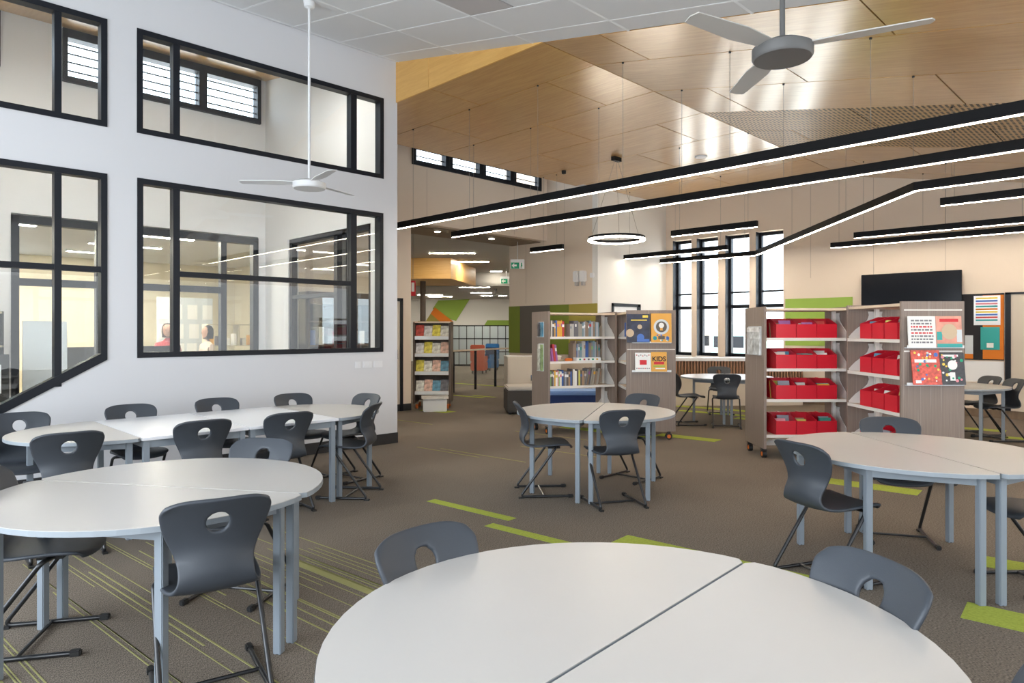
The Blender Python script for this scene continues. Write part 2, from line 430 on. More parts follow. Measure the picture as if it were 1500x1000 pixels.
# beige wall carrying coloured felt panels
wb_ = struct('wall_beige', B(X1, YR + .15, 0, X1 + .15, 11.76, 6.2), 'wall_warm')
wf = struct('trim_1', B(X1 - .004, YR, .0, X1 - .002, 11.76, .02), 'skirting')
ys = [11.76, 11.38, 10.42, 9.85, YR]
for i, m in enumerate(['green_a', 'grey_felt', 'green_a', 'green_b']):
    B(X1 - .022, ys[i + 1] + .002, .98, X1 - .0005, ys[i] - .002, 2.1).build('felt_panel', m, wb_)
# white return wall with a small high window door
struct('wall_return', B(X1, YR, 0, X2 + .3, YR + .15, 6.0), 'wall_bright')
o = thing('door_2', None, None); o['kind'] = 'structure'
bars('door_frame', [(12.05, 0, 12.11, 2.12), (13.0, 0, 13.12, 2.12), (12.05, 2.05, 13.12, 2.12)], YR - .03, YR + .01, 'frame_dark', o)
B(12.11, YR - .012, 0, 13.0, YR, 2.05).build('door_leaf', 'reveal_white', o)
# window wall
WIN = [(8.86, 8.36), (8.22, 7.68), (7.5, 6.93), (6.78, 6.17)]
holes = [rect(b, .93, a, 3.67) for a, b in WIN]
ww_ = struct('wall_window', holed(rect(-4, 0, YR + .1, 6.0), holes, X2, X2 + .34, 'x'), 'wall_warm')
for i, (a, b) in enumerate(WIN):
    o = thing('window_%d' % (10 + i), None, None); o['kind'] = 'structure'
    mb = MB()
    for y0, y1 in ((b, b + .05), (a - .05, a)): mb.box(X2 + .18, y0, .93, X2 + .28, y1, 3.67)
    for z0, z1 in ((.93, 1.0), (3.6, 3.67), (2.02, 2.10), (2.36, 2.40)): mb.box(X2 + .19, b, z0, X2 + .27, a, z1)
    mb.build('frame', 'frame_dark', o)
    B(X2 + .0, a - .005, .93, X2 + .2, a, 3.67).build('reveal', 'frame_dark', o)
    B(X2 + .225, b + .04, .98, X2 + .23, a - .04, 3.62).build('pane', 'glass_clear', o)
    B(X2 - .02, b - .02, .89, X2 + .2, a + .02, .93).build('sill', 'reveal_white', o)
B(X2 - .02, 4.78, 1.2, X2 - .0005, 6.12, 2.18).build('felt_panel', 'green_c', ww_)
mat('joint', (.40, .33, .27), .8)
for y in (5.6, 4.4, 3.2, 2.0, .8): B(X2 - .0012, y - .003, 2.6, X2 + .001, y + .003, 4.5).build('panel_joint', 'joint', ww_)
for y in (11.2, 10.0): B(X1 - .0012, y - .003, 2.15, X1 + .001, y + .003, 5.9).build('panel_joint', 'joint', wb_)
wc_ = bpy.data.objects['wall_corridor']
for x in (6.9, 8.1, 9.3, 10.5): B(x - .003, YD - .0012, 3.62, x + .003, YD + .001, 4.66).build('panel_joint', 'joint', wc_)
# rooms ends out of view: glazed sides behind and to the right
gl = [rect(-.6 + 2.6 * i, .6, 1.7 + 2.6 * i, 2.95) for i in range(5)]
struct('wall_right', holed(rect(-3, 0, X2 + .3, 3.1), gl, -4.12, -4, 'y'), 'wall_white')
gl = [rect(-2.2 + 2.4 * i, .6, -.1 + 2.4 * i, 3.0) for i in range(4)]
struct('wall_back', holed(rect(-4, 0, YW + .16, 5.2), gl, -3.12, -3, 'x'), 'wall_white')
# ------------------------------------------------------------------ ceilings
def rake_M(x, y, up=0): return Matrix.Translation((x, y, zc(y) + up)) @ Matrix.Rotation(math.atan(RAKE), 4, 'X')
ceil = struct('ceiling', MB().prism([(-4, zc(-4) + .10), (4.9, zc(4.9) + .10), (4.9, zc(4.9) + .2), (-4, zc(-4) + .2)], -3, X2 + .3, 'x')
              .prism([(4.9, zc(4.9) + .10), (9.27, 4.68), (9.27, 4.78), (4.9, zc(4.9) + .2)], XE, X2 + .3, 'x')
              .prism([(4.9, zc(4.9) + .10), (YW + .16, zc(YW + .16) + .10), (YW + .16, zc(YW + .16) + .2), (4.9, zc(4.9) + .2)], -3, XE, 'x'), 'plaster')
struct('ceiling_well', MB().box(XE, 9.2, 6.0, X2 + .3, YD + .2, 6.1).box(XE, 9.2, 4.6, X2 + .3, 9.27, 6.0), 'wall_white')
cs = 1 / math.cos(math.atan(RAKE))
def tile(x0, x1, y0, y1, name, m, gap=.006, th=.016, drop=0, par=None):
    L = (y1 - y0) * cs
    o = MB().box(-(x1 - x0) / 2 + gap, -L / 2 + gap, 0, (x1 - x0) / 2 - gap, L / 2 - gap, th).build(name, m, par)
    o.matrix_local = rake_M((x0 + x1) / 2, (y0 + y1) / 2, -drop); return o
# suspended tile ceiling on the near side
xs = [5.329, 5.03] + [5.03 - .61 * i for i in range(1, 14)]
ysl = [7.577, 7.5, 6.27, 5.03, 3.80, 2.57, 1.34, .11, -1.12, -2.35, -3.58, -4.0]
for i in range(len(xs) - 1):
    for j in range(len(ysl) - 1):
        if (i, j) == (2, 3): continue
        tile(xs[i + 1], xs[i], ysl[j + 1], ysl[j], 'ceiling_tile', 'tile_white', .011, .016, 0, ceil)
tile(xs[3], xs[2], 3.80, 4.42, 'ceiling_tile', 'tile_white', .011, .016, 0, ceil)
v = tile(xs[3], xs[2], 4.42, 5.03, 'ceiling_vent', 'vent', .011, .016, 0)
tag(v, 'pinkish grey air grille set into the white tile ceiling', 'vent')
mb = MB()
for x in xs[1:]: mb.add(*[[(x + a, y, zc(y) + h) for y in (-4, YW) for a, h in ((-.012, -.003), (.012, -.003), (.012, .02), (-.012, .02))], [(0, 1, 2, 3), (4, 7, 6, 5), (0, 4, 5, 1), (1, 5, 6, 2), (2, 6, 7, 3), (3, 7, 4, 0)]])
for y in ysl[1:-1]: mb.box(-3, y - .012, zc(y) - .003, XE, y + .012, zc(y) + .02)
mb.build('ceiling_grid', 'tbar', ceil)
# plywood: raked part, flat part, golden gusset between
rows = [XE, 6.2, 7.42, 8.64, 9.86, 11.08, 12.3, 13.52, X2]
for i in range(len(rows) - 1):
    js = ([-4, -3.05, -.65, 1.75, 4.15, 4.9] if i % 2 == 0 else [-4, -1.85, .55, 2.95, 4.9])
    for j in range(len(js) - 1):
        m = 'ply_slots' if i in (3, 4) and js[j] > -3.5 and js[j + 1] < 4.95 else 'ply'
        tile(rows[i], rows[i + 1], js[j], js[j + 1], 'ply_panel', m, .007, .018, 0, ceil)
    js = ([4.9, 6.86, 9.27] if i % 2 == 0 else [4.9, 5.66, 8.06, 9.27])
    for j in range(len(js) - 1):
        y1 = js[j + 1]
        if i >= 5 and y1 > YR: y1 = YR
        B(rows[i] + .007, js[j] + .007, 4.58, rows[i + 1] - .007, y1 - .007, 4.598).build('ply_panel', 'ply', ceil)
gus = thing('trim_2', None, None); gus['kind'] = 'structure'
def gz(y): return zc(y)
for a, b in ((YW, 6.86), (6.86, 4.9)):
    MB().prism([(a - .004, 4.575), (b + .004, 4.575), (b + .004, gz(b) + .02), (a - .004, gz(a) + .02)], XE - .025, XE - .003, 'x').build('gusset_panel', 'ply_gold', gus)
# ------------------------------------------------------------------ staff room behind the white wall
struct('wall_staff_back', holed(rect(-3, 0, 5.15, 6.2), [rect(-1.6, .1, 1.30, 3.05), rect(1.62, .1, 5.02, 3.09), rect(-1.4, 5.03, 1.5, 5.66), rect(2.2, 5.03, 5.05, 5.66)], 11.18, 11.32, 'y'), 'wall_white')
for n, x0, x1, vs in ((14, -1.6, 1.30, [0.2]), (15, 1.62, 5.02, [2.62, 2.82, 4.40])):
    o = thing('window_%d' % n, None, None); o['kind'] = 'structure'
    mb = MB().box(x0, 11.16, .1, x0 + .09, 11.3, 3.07).box(x1 - .09, 11.16, .1, x1, 11.3, 3.07).box(x0, 11.16, 2.96, x1, 11.3, 3.07)
    mb.build('frame', 'frame_dark', o)
    for q in vs: B(q, 11.17, .1, q + .09, 11.29, 3.0).build('mullion', 'frame_dark', o)
    B(x0 + .09, 11.18, 2.12, (4.40 if n == 15 else x1), 11.28, 2.22).build('transom', 'frame_dark', o)
    B(x0 + .05, 11.23, .12, x1 - .05, 11.236, 3.0).build('pane', 'glass_clear', o)
for n, x0, x1, nn in ((16, -1.4, 1.5, 2), (17, 2.2, 5.05, 3)):
    o = thing('window_%d' % n, None, None); o['kind'] = 'structure'
    mb = MB().box(x0, 11.12, 5.0, x1, 11.3, 5.08).box(x0, 11.12, 5.62, x1, 11.3, 5.74)
    wd = (x1 - x0) / nn
    for i in range(nn + 1): mb.box(max(x0, x0 + i * wd - .06), 11.12, 5.03, min(x1, x0 + i * wd + .06), 11.3, 5.68)
    mb.build('frame', 'frame_dark', o)
    for i in range(nn):
        for q in range(4): B(x0 + i * wd + .05, 11.19, 5.17 + .12 * q, x0 + (i + 1) * wd - .05, 11.22, 5.185 + .12 * q).build('louvre', 'frame_dark', o)
    B(x0, 11.25, 5.03, x1, 11.256, 5.66).build('pane', 'glass_clear', o)
struct('ceiling_staff', MB().prism([(YW + .1, zc(YW) + .14), (11.3, 5.78), (11.3, 5.9), (YW + .1, zc(YW) + .26)], -3, XE, 'x'), 'ply')
struct('wall_office_far', holed(rect(-3, 0, 7.3, 3.2), [rect(-1.1, 1.0, -.4, 2.5), rect(.1, 1.0, .75, 2.5), rect(1.7, .9, 2.6, 2.5)], 17.4, 17.55, 'y'), 'wall_office')
struct('wall_office_end', MB().box(7.2, 11.3, 0, 7.3, 17.5, 3.2).box(5.15, 11.25, 0, 7.3, 11.32, 3.2), 'wall_office')
struct('wall_office_side', B(-3.1, YW, 0, -3, 17.5, 6), 'wall_office')
struct('ceiling_office', B(-3, 11.32, 3.12, 7.3, 17.5, 3.22), 'tile_white')
for i in range(3):
    for j in range(3):
        o = thing('ceiling_light', 'long recessed office light beyond the inner glass screen', 'light', (-.8 + 2.3 * i, 12.4 + 1.7 * j, 3.09), 0, 'office ceiling lights')
        B(-.62, -.07, .005, .62, .07, .03).build('housing', 'white_plastic', o)
        B(-.6, -.055, 0, .6, .055, .006).build('diffuser', 'lamp_office', o)
for i in range(3):  # unseen strips under the high ceiling, added to brighten the staff room
    o = thing('ceiling_light', 'added strip light, out of view, brightening the staff room', 'light', (-.6 + 2.0 * i, 8.25, 5.27), 0, 'added staff room fill lights')
    B(-.75, -.09, .008, .75, .09, .045).build('housing', 'white_plastic', o); B(-.73, -.075, 0, .73, .075, .01).build('diffuser', 'lamp_staff_fill', o)
def desk(x, y, rz, w_, label):
    o = thing('office_desk', label, 'desk', (x, y, 0), rz)
    B(-w_ / 2, -.35, .70, w_ / 2, .35, .73).build('desk_top', 'desk_cream', o)
    for sx in (-1, 1): B(sx * (w_ / 2 - .03) - .02, -.33, 0, sx * (w_ / 2 - .03) + .02, .33, .70).build('side_panel', 'desk_dark', o)
    B(-w_ / 2, .33, .3, w_ / 2, .36, 1.25).build('privacy_screen', 'desk_dark', o)
    return o
desk(.55, 8.75, 0, 1.5, 'cream topped desk just behind the stair window')
desk(-.3, 10.3, 0, 1.6, 'cream topped desk against the inner glass screen')
desk(3.3, 12.1, 0, 1.8, 'cream topped desk beyond the inner glass screen')
o = thing('shelf_unit', 'dark open shelf unit with folders behind the stair window', 'shelf', (1.1, 10.7, 0))
for x in (-.35, .33): B(x, -.2, 0, x + .02, .2, 1.75).build('side_panel', 'desk_dark', o)
for z in (.1, .5, .9, 1.3, 1.72): B(-.35, -.2, z, .35, .2, z + .025).build('shelf_board', 'desk_cream', o)
B(-.35, .18, 0, .35, .2, 1.75).build('back_panel', 'grey_felt', o)
for i in range(4):
    tag(B(.82 + .11 * i, 10.55, 1.325 - .4 * (i % 2), .90 + .11 * i, 10.8, 1.6 - .4 * (i % 2)).build('folder', 'book%d' % (2, 12, 13, 3)[i]), 'office folder standing on the dark open shelf unit', 'folder', 'folders on the dark shelf unit')
o = thing('partition_board', 'pale blue partition board standing behind the stair window', 'partition', (1.72, 9.6, 0))
B(-.22, -.02, .75, .22, .02, 1.62).build('board', 'panel_pale', o); B(-.22, -.03, .70, .22, .03, .75).build('rail', 'leg_grey', o)
for sx in (-1, 1): B(sx * .2 - .015, -.2, 0, sx * .2 + .015, .2, .70).build('leg', 'leg_grey', o)
o = thing('computer_monitor', 'flat monitor showing coloured rows on the desk behind the stair window', 'monitor', (.95, 8.8, .73))
B(-.24, -.015, .12, .24, .015, .42).build('screen_case', 'white_plastic', o)
for i in range(5): B(-.2, -.018, .16 + .045 * i, .2, -.014, .19 + .045 * i).build('screen_row', ['exit_green', 'book0', 'book1', 'exit_green', 'book7'][i], o)
B(-.03, -.02, 0, .03, .02, .14).build('stand', 'desk_dark', o); B(-.11, -.08, 0, .11, .08, .012).build('foot', 'desk_dark', o)
tag(B(.55, 8.55, .73, .80, 8.72, .79, c=.004).build('green_box', 'exit_green'), 'bright green flat box on the desk behind the stair window', 'box')
o = thing('cube_shelf', 'yellowish wooden cube shelf with small items beyond the glass screen', 'shelf', (5.70, 13.7, .0))
for x in (-.62, -.01, .60): B(x, -.15, 1.22, x + .02, .15, 1.62).build('upright', 'desk_cream', o)
for z in (1.20, 1.62): B(-.62, -.15, z, .62, .15, z + .02).build('board', 'desk_cream', o)
for sx in (-1, 1): B(sx * .58 - .02, -.12, 0, sx * .58 + .02, .12, 1.2).build('leg', 'leg_grey', o)
for i in range(7):
    h = R.uniform(.12, .26); x = 5.13 + .16 * i
    tag(B(x, 13.6, 1.2201, x + R.uniform(.05, .11), 13.76, 1.22 + h).build('storage_tub', 'book%d' % R.choice((2, 5, 13, 4, 2))), 'small tub or file standing in the wooden cube shelf', 'tub', 'items in the cube shelf')
o = thing('notice_wall', 'white noticeboard covered with pinned sheets in the far office', 'noticeboard', (5.1, 14.8, 0))
B(-.55, .0, .8, .55, .03, 2.2).build('board', 'panel_pale', o)
for sx in (-1, 1): B(sx * .5 - .02, -.2, 0, sx * .5 + .02, .23, .8).build('leg', 'leg_grey', o)
for i in range(12): 
    x = -.45 + .3 * (i % 4) + R.uniform(-.03, .03); z = .95 + .4 * (i // 4)
    B(x - .1, -.006, z, x + .1, 0, z + .3).build('paper_sheet', 'paper_white', o)
def person(x, y, rz, shirt, label, s=1.0):
    root = thing('person', label, 'person', (x, y, 0), rz)
    me = bpy.data.meshes.new('body'); 
    V = [(0, 0, .92), (0, 0, 1.12), (0, .0, 1.30), (0, 0, 1.40), (0, .01, 1.47), (-.17, 0, 1.33), (-.22, .03, 1.08), (-.16, .22, .98), (.17, 0, 1.33), (.22, .03, 1.08), (.16, .22, .98),
         (-.09, 0, .85), (-.10, .02, .48), (-.10, 0, .07), (.09, 0, .85), (.10, .02, .48), (.10, 0, .07), (-.10, .13, .04), (.10, .13, .04)]
    E_ = [(0, 1), (1, 2), (2, 3), (3, 4), (2, 5), (5, 6), (6, 7), (2, 8), (8, 9), (9, 10), (0, 11), (11, 12), (12, 13), (0, 14), (14, 15), (15, 16), (13, 17), (16, 18)]
    rr = [.14, .13, .15, .06, .055, .065, .048, .036, .065, .048, .036, .09, .065, .045, .09, .065, .045, .035, .035]
    me.from_pydata([tuple(c * s for c in v) for v in V], E_, []); o = bpy.data.objects.new('body', me); COL.objects.link(o); o.parent = root
    sk = o.modifiers.new('skin', 'SKIN'); sb = o.modifiers.new('sub', 'SUBSURF'); sb.levels = sb.render_levels = 1
    for i, d in enumerate(me.skin_vertices[0].data): d.radius = (rr[i] * s, rr[i] * s * .8); d.use_root = (i == 0)
    me.materials.append(MT[shirt])
    h = MB().lathe([(.001, -.125), (.05, -.12), (.075, -.06), (.085, .02), (.075, .08), (.04, .115), (.001, .122)], 16, Matrix.Translation((0, .015, 1.585 * s)))
    h.add(*[[(-.012, .098, 1.56 * s), (.012, .098, 1.56 * s), (0, .118, 1.565 * s), (0, .1, 1.60 * s)], [(0, 1, 2), (0, 2, 3), (1, 3, 2), (0, 3, 1)]])
    h.build('head', 'skin', root, True)
    MB().lathe([(.09, -.12), (.098, -.02), (.095, .06), (.06, .125), (.001, .14)], 16, Matrix.Translation((0, -.018, 1.59 * s))).build('hair', 'hair', root, True)
    for sx in (-1, 1):
        MB().lathe([(.001, -.008), (.009, 0), (.001, .008)], 8, Matrix.Translation((sx * .032, .095, 1.60 * s))).build('eye', 'hair', root)
        hb = MB().box(sx * .16 - .035, .215, .955 * s, sx * .16 + .035, .30, .98 * s, c=.008)
        for q in range(4): hb.tube([(sx * .16 - .026 + .017 * q, .29, .968 * s), (sx * .16 - .026 + .017 * q, .335, .962 * s), (sx * .16 - .026 + .017 * q, .36 - .006 * abs(q - 1), .945 * s)], .008, 6)
        hb.tube([(sx * .16 - sx * .035, .23, .968 * s), (sx * .16 - sx * .058, .265, .962 * s), (sx * .16 - sx * .055, .295, .955 * s)], .009, 6)
        hb.build('hand', 'skin', root, True)
    return root
person(4.14, 12.9, rad(165), 'shirt_red', 'person with dark hair in a red top beyond the glass screen', .95)
person(4.90, 13.1, rad(100), 'shirt_pale', 'person with long dark hair and pale top near the noticeboard', .93)
o = thing('display_cabinet', 'tall dark cabinet with red and white folders behind the glazed end screen', 'cabinet', (6.0, 10.30, 0))
for x in (-.62, .0, .6): B(x, -.18, .05, x + .03, .2, 2.15).build('side_panel', 'laminate_dark', o)
for z in (.05, .45, .85, 1.25, 1.65): B(-.62, -.18, z, .63, .2, z + .025).build('shelf_board', 'laminate_dark', o)
B(-.62, -.18, 1.95, .63, .2, 2.15).build('header', 'laminate_dark', o); B(-.62, .18, .05, .63, .2, 2.1).build('back_panel', 'desk_dark', o)
for i in range(14):
    x = 5.44 + .155 * (i % 7); z = .875 if i < 7 else 1.275
    if 5.9 < x < 6.04: x -= .02
    tag(B(x, 10.16, z + .0003, x + .09, 10.42, z + R.uniform(.22, .32)).build('binder', ['red_bin', 'paper_white', 'book1', 'paper_white', 'book12'][i % 5]), ['red', 'white', 'navy', 'white', 'slate'][i % 5] + ' binder on the ' + ('lower' if i < 7 else 'upper') + ' shelf of the tall dark cabinet', 'binder', 'binders in the dark cabinet')
# ------------------------------------------------------------------ corridor and what lies beyond it
cor = struct('ceiling_corridor', MB().prism([(XE, YD + .2), (X1, YD + .2), (X1 + .2, 11.76), DL(17, 2.2), DL(24.2, 2.2), DL(24.2, -6.5), DL(18, -5.6)], 3.58, 3.72)
             .prism([DL(24.0, 2.2), DL(34.5, 2.2), DL(34.5, -6.5), DL(24.0, -6.5)], 3.1, 3.2).prism([DL(24.0, 2.2), DL(24.2, 2.2), DL(24.2, -6.5), DL(24.0, -6.5)], 3.1, 3.6), 'plaster')
struct('trim_3', MB().box(7.3, YD + .2, 3.56, X1, 11.67, 3.582), 'timber_dark')
struct('wall_far', MB().prism([DL(34, 2.3), DL(34.2, 2.3), DL(34.2, -6.6), DL(34, -6.6)], 0, 3.3), 'wall_bright')
struct('wall_corridor_right', MB().prism([(X1 + .15, 11.6), (X1 + .15, 11.76), DL(17, 2.3), DL(34.2, 2.3), DL(34.2, 2.1), DL(17.2, 2.0)], 0, 3.7), 'wall_bright')
struct('wall_corridor_left', MB().prism([(7.35, 10.73), (7.5, 10.73), DL(17, -5.1), DL(34.2, -6.4), DL(34.2, -6.6), DL(17, -5.3)], 0, 3.7), 'wall_bright')
def at_dl(name, mb, m, d, l, label=None, cat=None, group=None, z=0, parent=None, smooth=False):
    o = mb.build(name, m, parent, smooth)
    if not parent: o.location = (*DL(d, l), z); o.rotation_euler = (0, 0, TURN); tag(o, label, cat, group)
    return o
def px(x, d): return (x - 750) / 992.5 * d
# mural on the far wall (flat coloured panels)
def poly_dl(name, pts, d, m, label, cat='mural'):
    q = [(px(x, d), 1.5 - (y - 485) / 992.5 * d) for x, y in pts]
    l0 = sum(a for a, b in q) / len(q)
    at_dl(name, MB().prism([(a - l0, b) for a, b in q], -.03, 0, 'y'), m, d, l0, label, cat)
poly_dl('wall_graphic', [(642, 440), (688, 438), (668, 470), (655, 466), (634, 452)], 33.95, 'green_c', 'green slanting wall graphic in the far hall')
poly_dl('wall_graphic', [(631, 459), (637, 450), (664, 471), (660, 478), (650, 476)], 33.9, 'orange_felt', 'orange diagonal band crossing the green wall graphic')
poly_dl('wall_graphic', [(612, 470), (624, 470), (631, 459), (650, 476), (612, 478)], 33.95, 'green_b', 'mustard wall graphic below the orange band')
poly_dl('wall_graphic', [(709, 477), (714, 469), (746, 469), (746, 477)], 33.95, 'green_c', 'low green wall graphic above the lockers')
# lockers
lo = thing('locker_bank', 'bank of pale glass fronted lockers with black frames in the far hall', 'lockers', (*DL(29.2, 0), 0), TURN)
for i in range(8):
    x = -2.62 + .335 * i
    for j in range(3): B(x + .015, -.012, .08 + .56 * j, x + .32, 0, .62 + .56 * j).build('locker_door', 'locker_pale', lo)
mb = MB().box(-2.62, .0, 0, .08, .45, 1.76)
for i in range(9): mb.box(-2.635 + .335 * i, -.02, 0, -2.605 + .335 * i, .01, 1.76)
for j in range(4): mb.box(-2.62, -.02, .04 + .56 * j, .08, .01, .08 + .56 * j)
mb.build('carcass', 'frame_dark', lo)
# timber bulkhead, column
b0 = DL(19.3, -1.75)
struct('trim_4', MB().prism([DL(19.3, -1.74), DL(22.4, -1.2), DL(22.4, -5.5), DL(19.3, -5.5)], 3.0, 3.585), 'ply_gold')
o = thing('column', None, None, (*DL(20.3, px(619.5, 20.3)), 0)); o['kind'] = 'structure'; o.name = 'trim_5'
MB().cyl(0, 0, 0, 3.0, .085, 14).build('post', 'laminate_dark', o)
# corridor ceiling lights
def batten(xa, xb, y, z, group='corridor ceiling lights'):
    d = (z - 1.5) * 992.5 / (485 - y); la, lb = px(xa, d), px(xb, d)
    o = thing('ceiling_light', 'slim recessed strip light in the corridor ceiling', 'light', (*DL(d, (la + lb) / 2), z), TURN, group)
    h = (lb - la) / 2
    B(-h - .02, -.06, -.006, h + .02, .06, .012).build('housing', 'white_plastic', o); B(-h, -.045, -.012, h, .045, -.006).build('diffuser', 'lamp_office', o)
for a in ((629, 696, 370.5, 3.58), (667, 716, 383, 3.58), (719, 735, 397, 3.58), (673, 717, 420.5, 3.1), (690, 720, 428.5, 3.1), (628, 662, 434, 3.1), (705, 742, 433, 3.1), (612, 648, 431.5, 3.1)): batten(*a)
for x, y in ((641, 338.5), (720, 349)):
    d = 2.06 * 992.5 / (485 - y)
    o = thing('downlight', 'round warm downlight in the timber soffit over the corridor mouth', 'light', (*DL(d, px(x, d)), 3.56), 0, 'soffit downlights')
    MB().cyl(0, 0, -.012, 0, .075, 20).build('bezel', 'white_plastic', o); MB().cyl(0, 0, -.016, -.01, .058, 20).build('lamp', 'lamp_down', o)
# exit signs, fire sign
def exit_sign(x, y, d, w_, rod, label):
    z = 1.5 - (y - 485) / 992.5 * d
    o = thing('exit_sign', label, 'sign', (*DL(d, px(x, d)), z), TURN)
    B(-w_ / 2, -.02, -.09, w_ / 2, .02, .13, c=.006).build('case', 'white_plastic', o)
    B(-w_ / 2 + .015, -.026, -.085, w_ * .12, -.019, .055).build('arrow_field', 'exit_green', o)
    MB().prism([(-.15, -.015), (-.085, .05), (-.085, .008), (-.02, .008), (-.02, -.038), (-.085, -.038), (-.085, -.08)], -.03, -.024, 'y', Matrix.Scale(w_ / .36, 4)).build('arrow', 'sign_white', o)
    B(w_ * .15, -.026, -.085, w_ / 2 - .012, -.019, .055).build('figure_field', 'sign_white', o)
    g = MB().cyl(0, 0, -.003, .003, .016, 10, M=Matrix.Translation((w_ * .29, -.03, .035)) @ Matrix.Rotation(math.pi / 2, 4, 'X'))
    g.prism([(w_ * .25, .018), (w_ * .33, .018), (w_ * .36, -.03), (w_ * .32, -.03), (w_ * .34, -.08), (w_ * .30, -.08), (w_ * .28, -.03), (w_ * .22, -.08)], -.032, -.027, 'y')
    g.build('running_figure', 'exit_green', o)
    MB().cyl(0, 0, .13, .13 + rod, .008, 8).build('rod', 'white_plastic', o)
exit_sign(758, 388, 15.6, .32, .43, 'hanging green exit sign with arrow at the corridor mouth')
exit_sign(741.5, 411, 20.5, .34, .25, 'smaller green exit sign further down the corridor')
o = thing('fire_sign', 'red fire equipment sign with white panel beside the corridor', 'sign', (*DL(14.2, px(605, 14.2)), 2.4), TURN)
B(-.055, -.01, -.16, .055, .01, .16).build('plate', 'sign_red', o); B(-.03, -.013, -.07, .03, -.009, .12).build('white_panel', 'sign_white', o); B(-.055, -.012, -.16, .055, .0, -.11).build('caption_band', 'sign_red', o)
MB().cyl(0, 0, .16, 1.18, .006, 6).build('hanger', 'cable', o)
# small far ceiling fan
def fan(name, loc, top, hubm, label, r=.7, hub=.16, a0=0, n=3):
    o = thing(name, label, 'ceiling fan', loc)
    MB().cyl(0, 0, .05, top - loc[2], .014, 10).build('down_rod', hubm, o, True)
    MB().lathe([(.001, top - loc[2]), (.06, top - loc[2]), (.05, top - loc[2] - .06), (.015, top - loc[2] - .075)], 16).build('canopy', hubm, o, True)
    MB().lathe([(.001, .065), (.03, .06), (hub * .7, .045), (hub, .02), (hub, -.028), (hub * .94, -.04), (.001, -.042)], 36).build('motor_hub', hubm, o, True)
    for i in range(n):
        a = a0 + 2 * math.pi * i / n
        M = Matrix.Rotation(a, 4, 'Z') @ Matrix.Translation((0, 0, .02)) @ Matrix.Rotation(rad(8), 4, 'X')
        MB().prism([(hub * .8, -.04), (r * .5, -.062), (r, -.045), (r + .015, 0), (r, .045), (r * .5, .062), (hub * .8, .04)], -.003, .003, 'z', M).build('blade', 'fan_blade' if hubm == 'fan_grey' else hubm, o)
    return o
def PXY(x, y, Y=None, X=None, D=None):
    d = D
    if Y is not None: d = Y / (SF - CF * (x - 750) / 992.5)
    if X is not None: d = X / (CF + SF * (x - 750) / 992.5)
    return (*DL(d, px(x, d)), 1.5 - (y - 485) / 992.5 * d)
p = PXY(453, 271, Y=6.4); fan('ceiling_fan', p, zc(p[1]), 'fan_white', 'white ceiling fan on a long rod in front of the windowed wall', .68, .165, rad(20))
p = PXY(1146, 76, D=3.62); fan('ceiling_fan', p, zc(p[1]), 'fan_grey', 'grey round hub ceiling fan below the plywood ceiling', .68, .155, rad(47))
p = (*DL(25.5, px(726, 25.5)), 2.85); fan('ceiling_fan', p, 3.1, 'fan_grey', 'small distant ceiling fan in the far hall', .62, .12, rad(10))
# magazine rack
mr = thing('magazine_rack', 'dark sided mobile rack with tiers of sloping magazine shelves', 'rack', (*DL(13.35, px(635, 13.35)), 0), TURN)
for sx in (-1, 1): B(sx * .345 - .018, -.28, .10, sx * .345 + .018, .30, 1.68).build('side_panel', 'laminate_dark', mr)
B(-.36, -.28, 1.66, .36, .30, 1.69).build('top_board', 'shelf_birch', mr); B(-.34, .27, .12, .34, .29, 1.66).build('back_panel', 'laminate', mr)
for i, z in enumerate((.30, .68, 1.03, 1.36)):
    MB().prism([(-.30, z), (-.28, z + .05), (-.285, z + .0), (.25, z + .12), (.25, z + .10), (-.28, z - .025)], -.325, .325, 'x').build('sloping_shelf', 'shelf_birch', mr)
    B(-.325, -.31, z - .02, .325, -.295, z + .045).build('clear_lip', 'acrylic', mr)
for sx in (-1, 1):
    for sy in (-.2, .22):
        cst = MB().cyl(0, 0, -.02, .02, .045, 14, M=Matrix.Translation((sx * .3, sy, .045)) @ Matrix.Rotation(math.pi / 2, 4, 'Y')).build('caster', 'caster_orange', mr)
mc = [(.75, .70, .62), (.55, .10, .08), (.10, .28, .40), (.80, .62, .10), (.30, .42, .18), (.70, .45, .35), (.85, .82, .78), (.12, .12, .14)]
for i, c in enumerate(mc): mat('mag%d' % i, c, .3, var=.45, vscale=14)
c0, s0 = math.cos(TURN), math.sin(TURN); mx0, my0 = DL(13.35, px(635, 13.35))
for i, z in enumerate((.30, .68, 1.03, 1.36)):
    for j in range(4):
        lx, ly = -.24 + .16 * j, -.262
        o = tag(B(-.078, 0, 0, .078, .008, .25 + .02 * ((i + j) % 2)).build('magazine', 'mag%d' % ((i * 3 + j * 5) % 8)), ['lowest', 'second lowest', 'second highest', 'highest'][i] + ' tier magazine in the dark sided rack, ' + ['ivory', 'red', 'blue', 'yellow', 'green', 'salmon', 'white', 'black'][(i * 3 + j * 5) % 8] + ' cover', 'magazine', 'magazines in the rack')
        o.location = (mx0 + c0 * lx - s0 * ly, my0 + s0 * lx + c0 * ly, z + .012); o.rotation_euler = (rad(-22), 0, TURN + R.uniform(-.06, .06))
o = thing('step_stool', 'white box shaped step stool with rounded top in front of the magazine rack', 'stool', (*DL(12.75, px(637, 12.75)), 0), TURN + rad(8))
B(-.22, -.15, 0, .22, .15, .24, c=.012).build('box_body', 'white_plastic', o)
MB().prism([(-.25, -.12), (-.16, -.19), (.16, -.19), (.25, -.12), (.25, .15), (-.25, .15)], .24, .28).build('lid', 'lip_white', o)
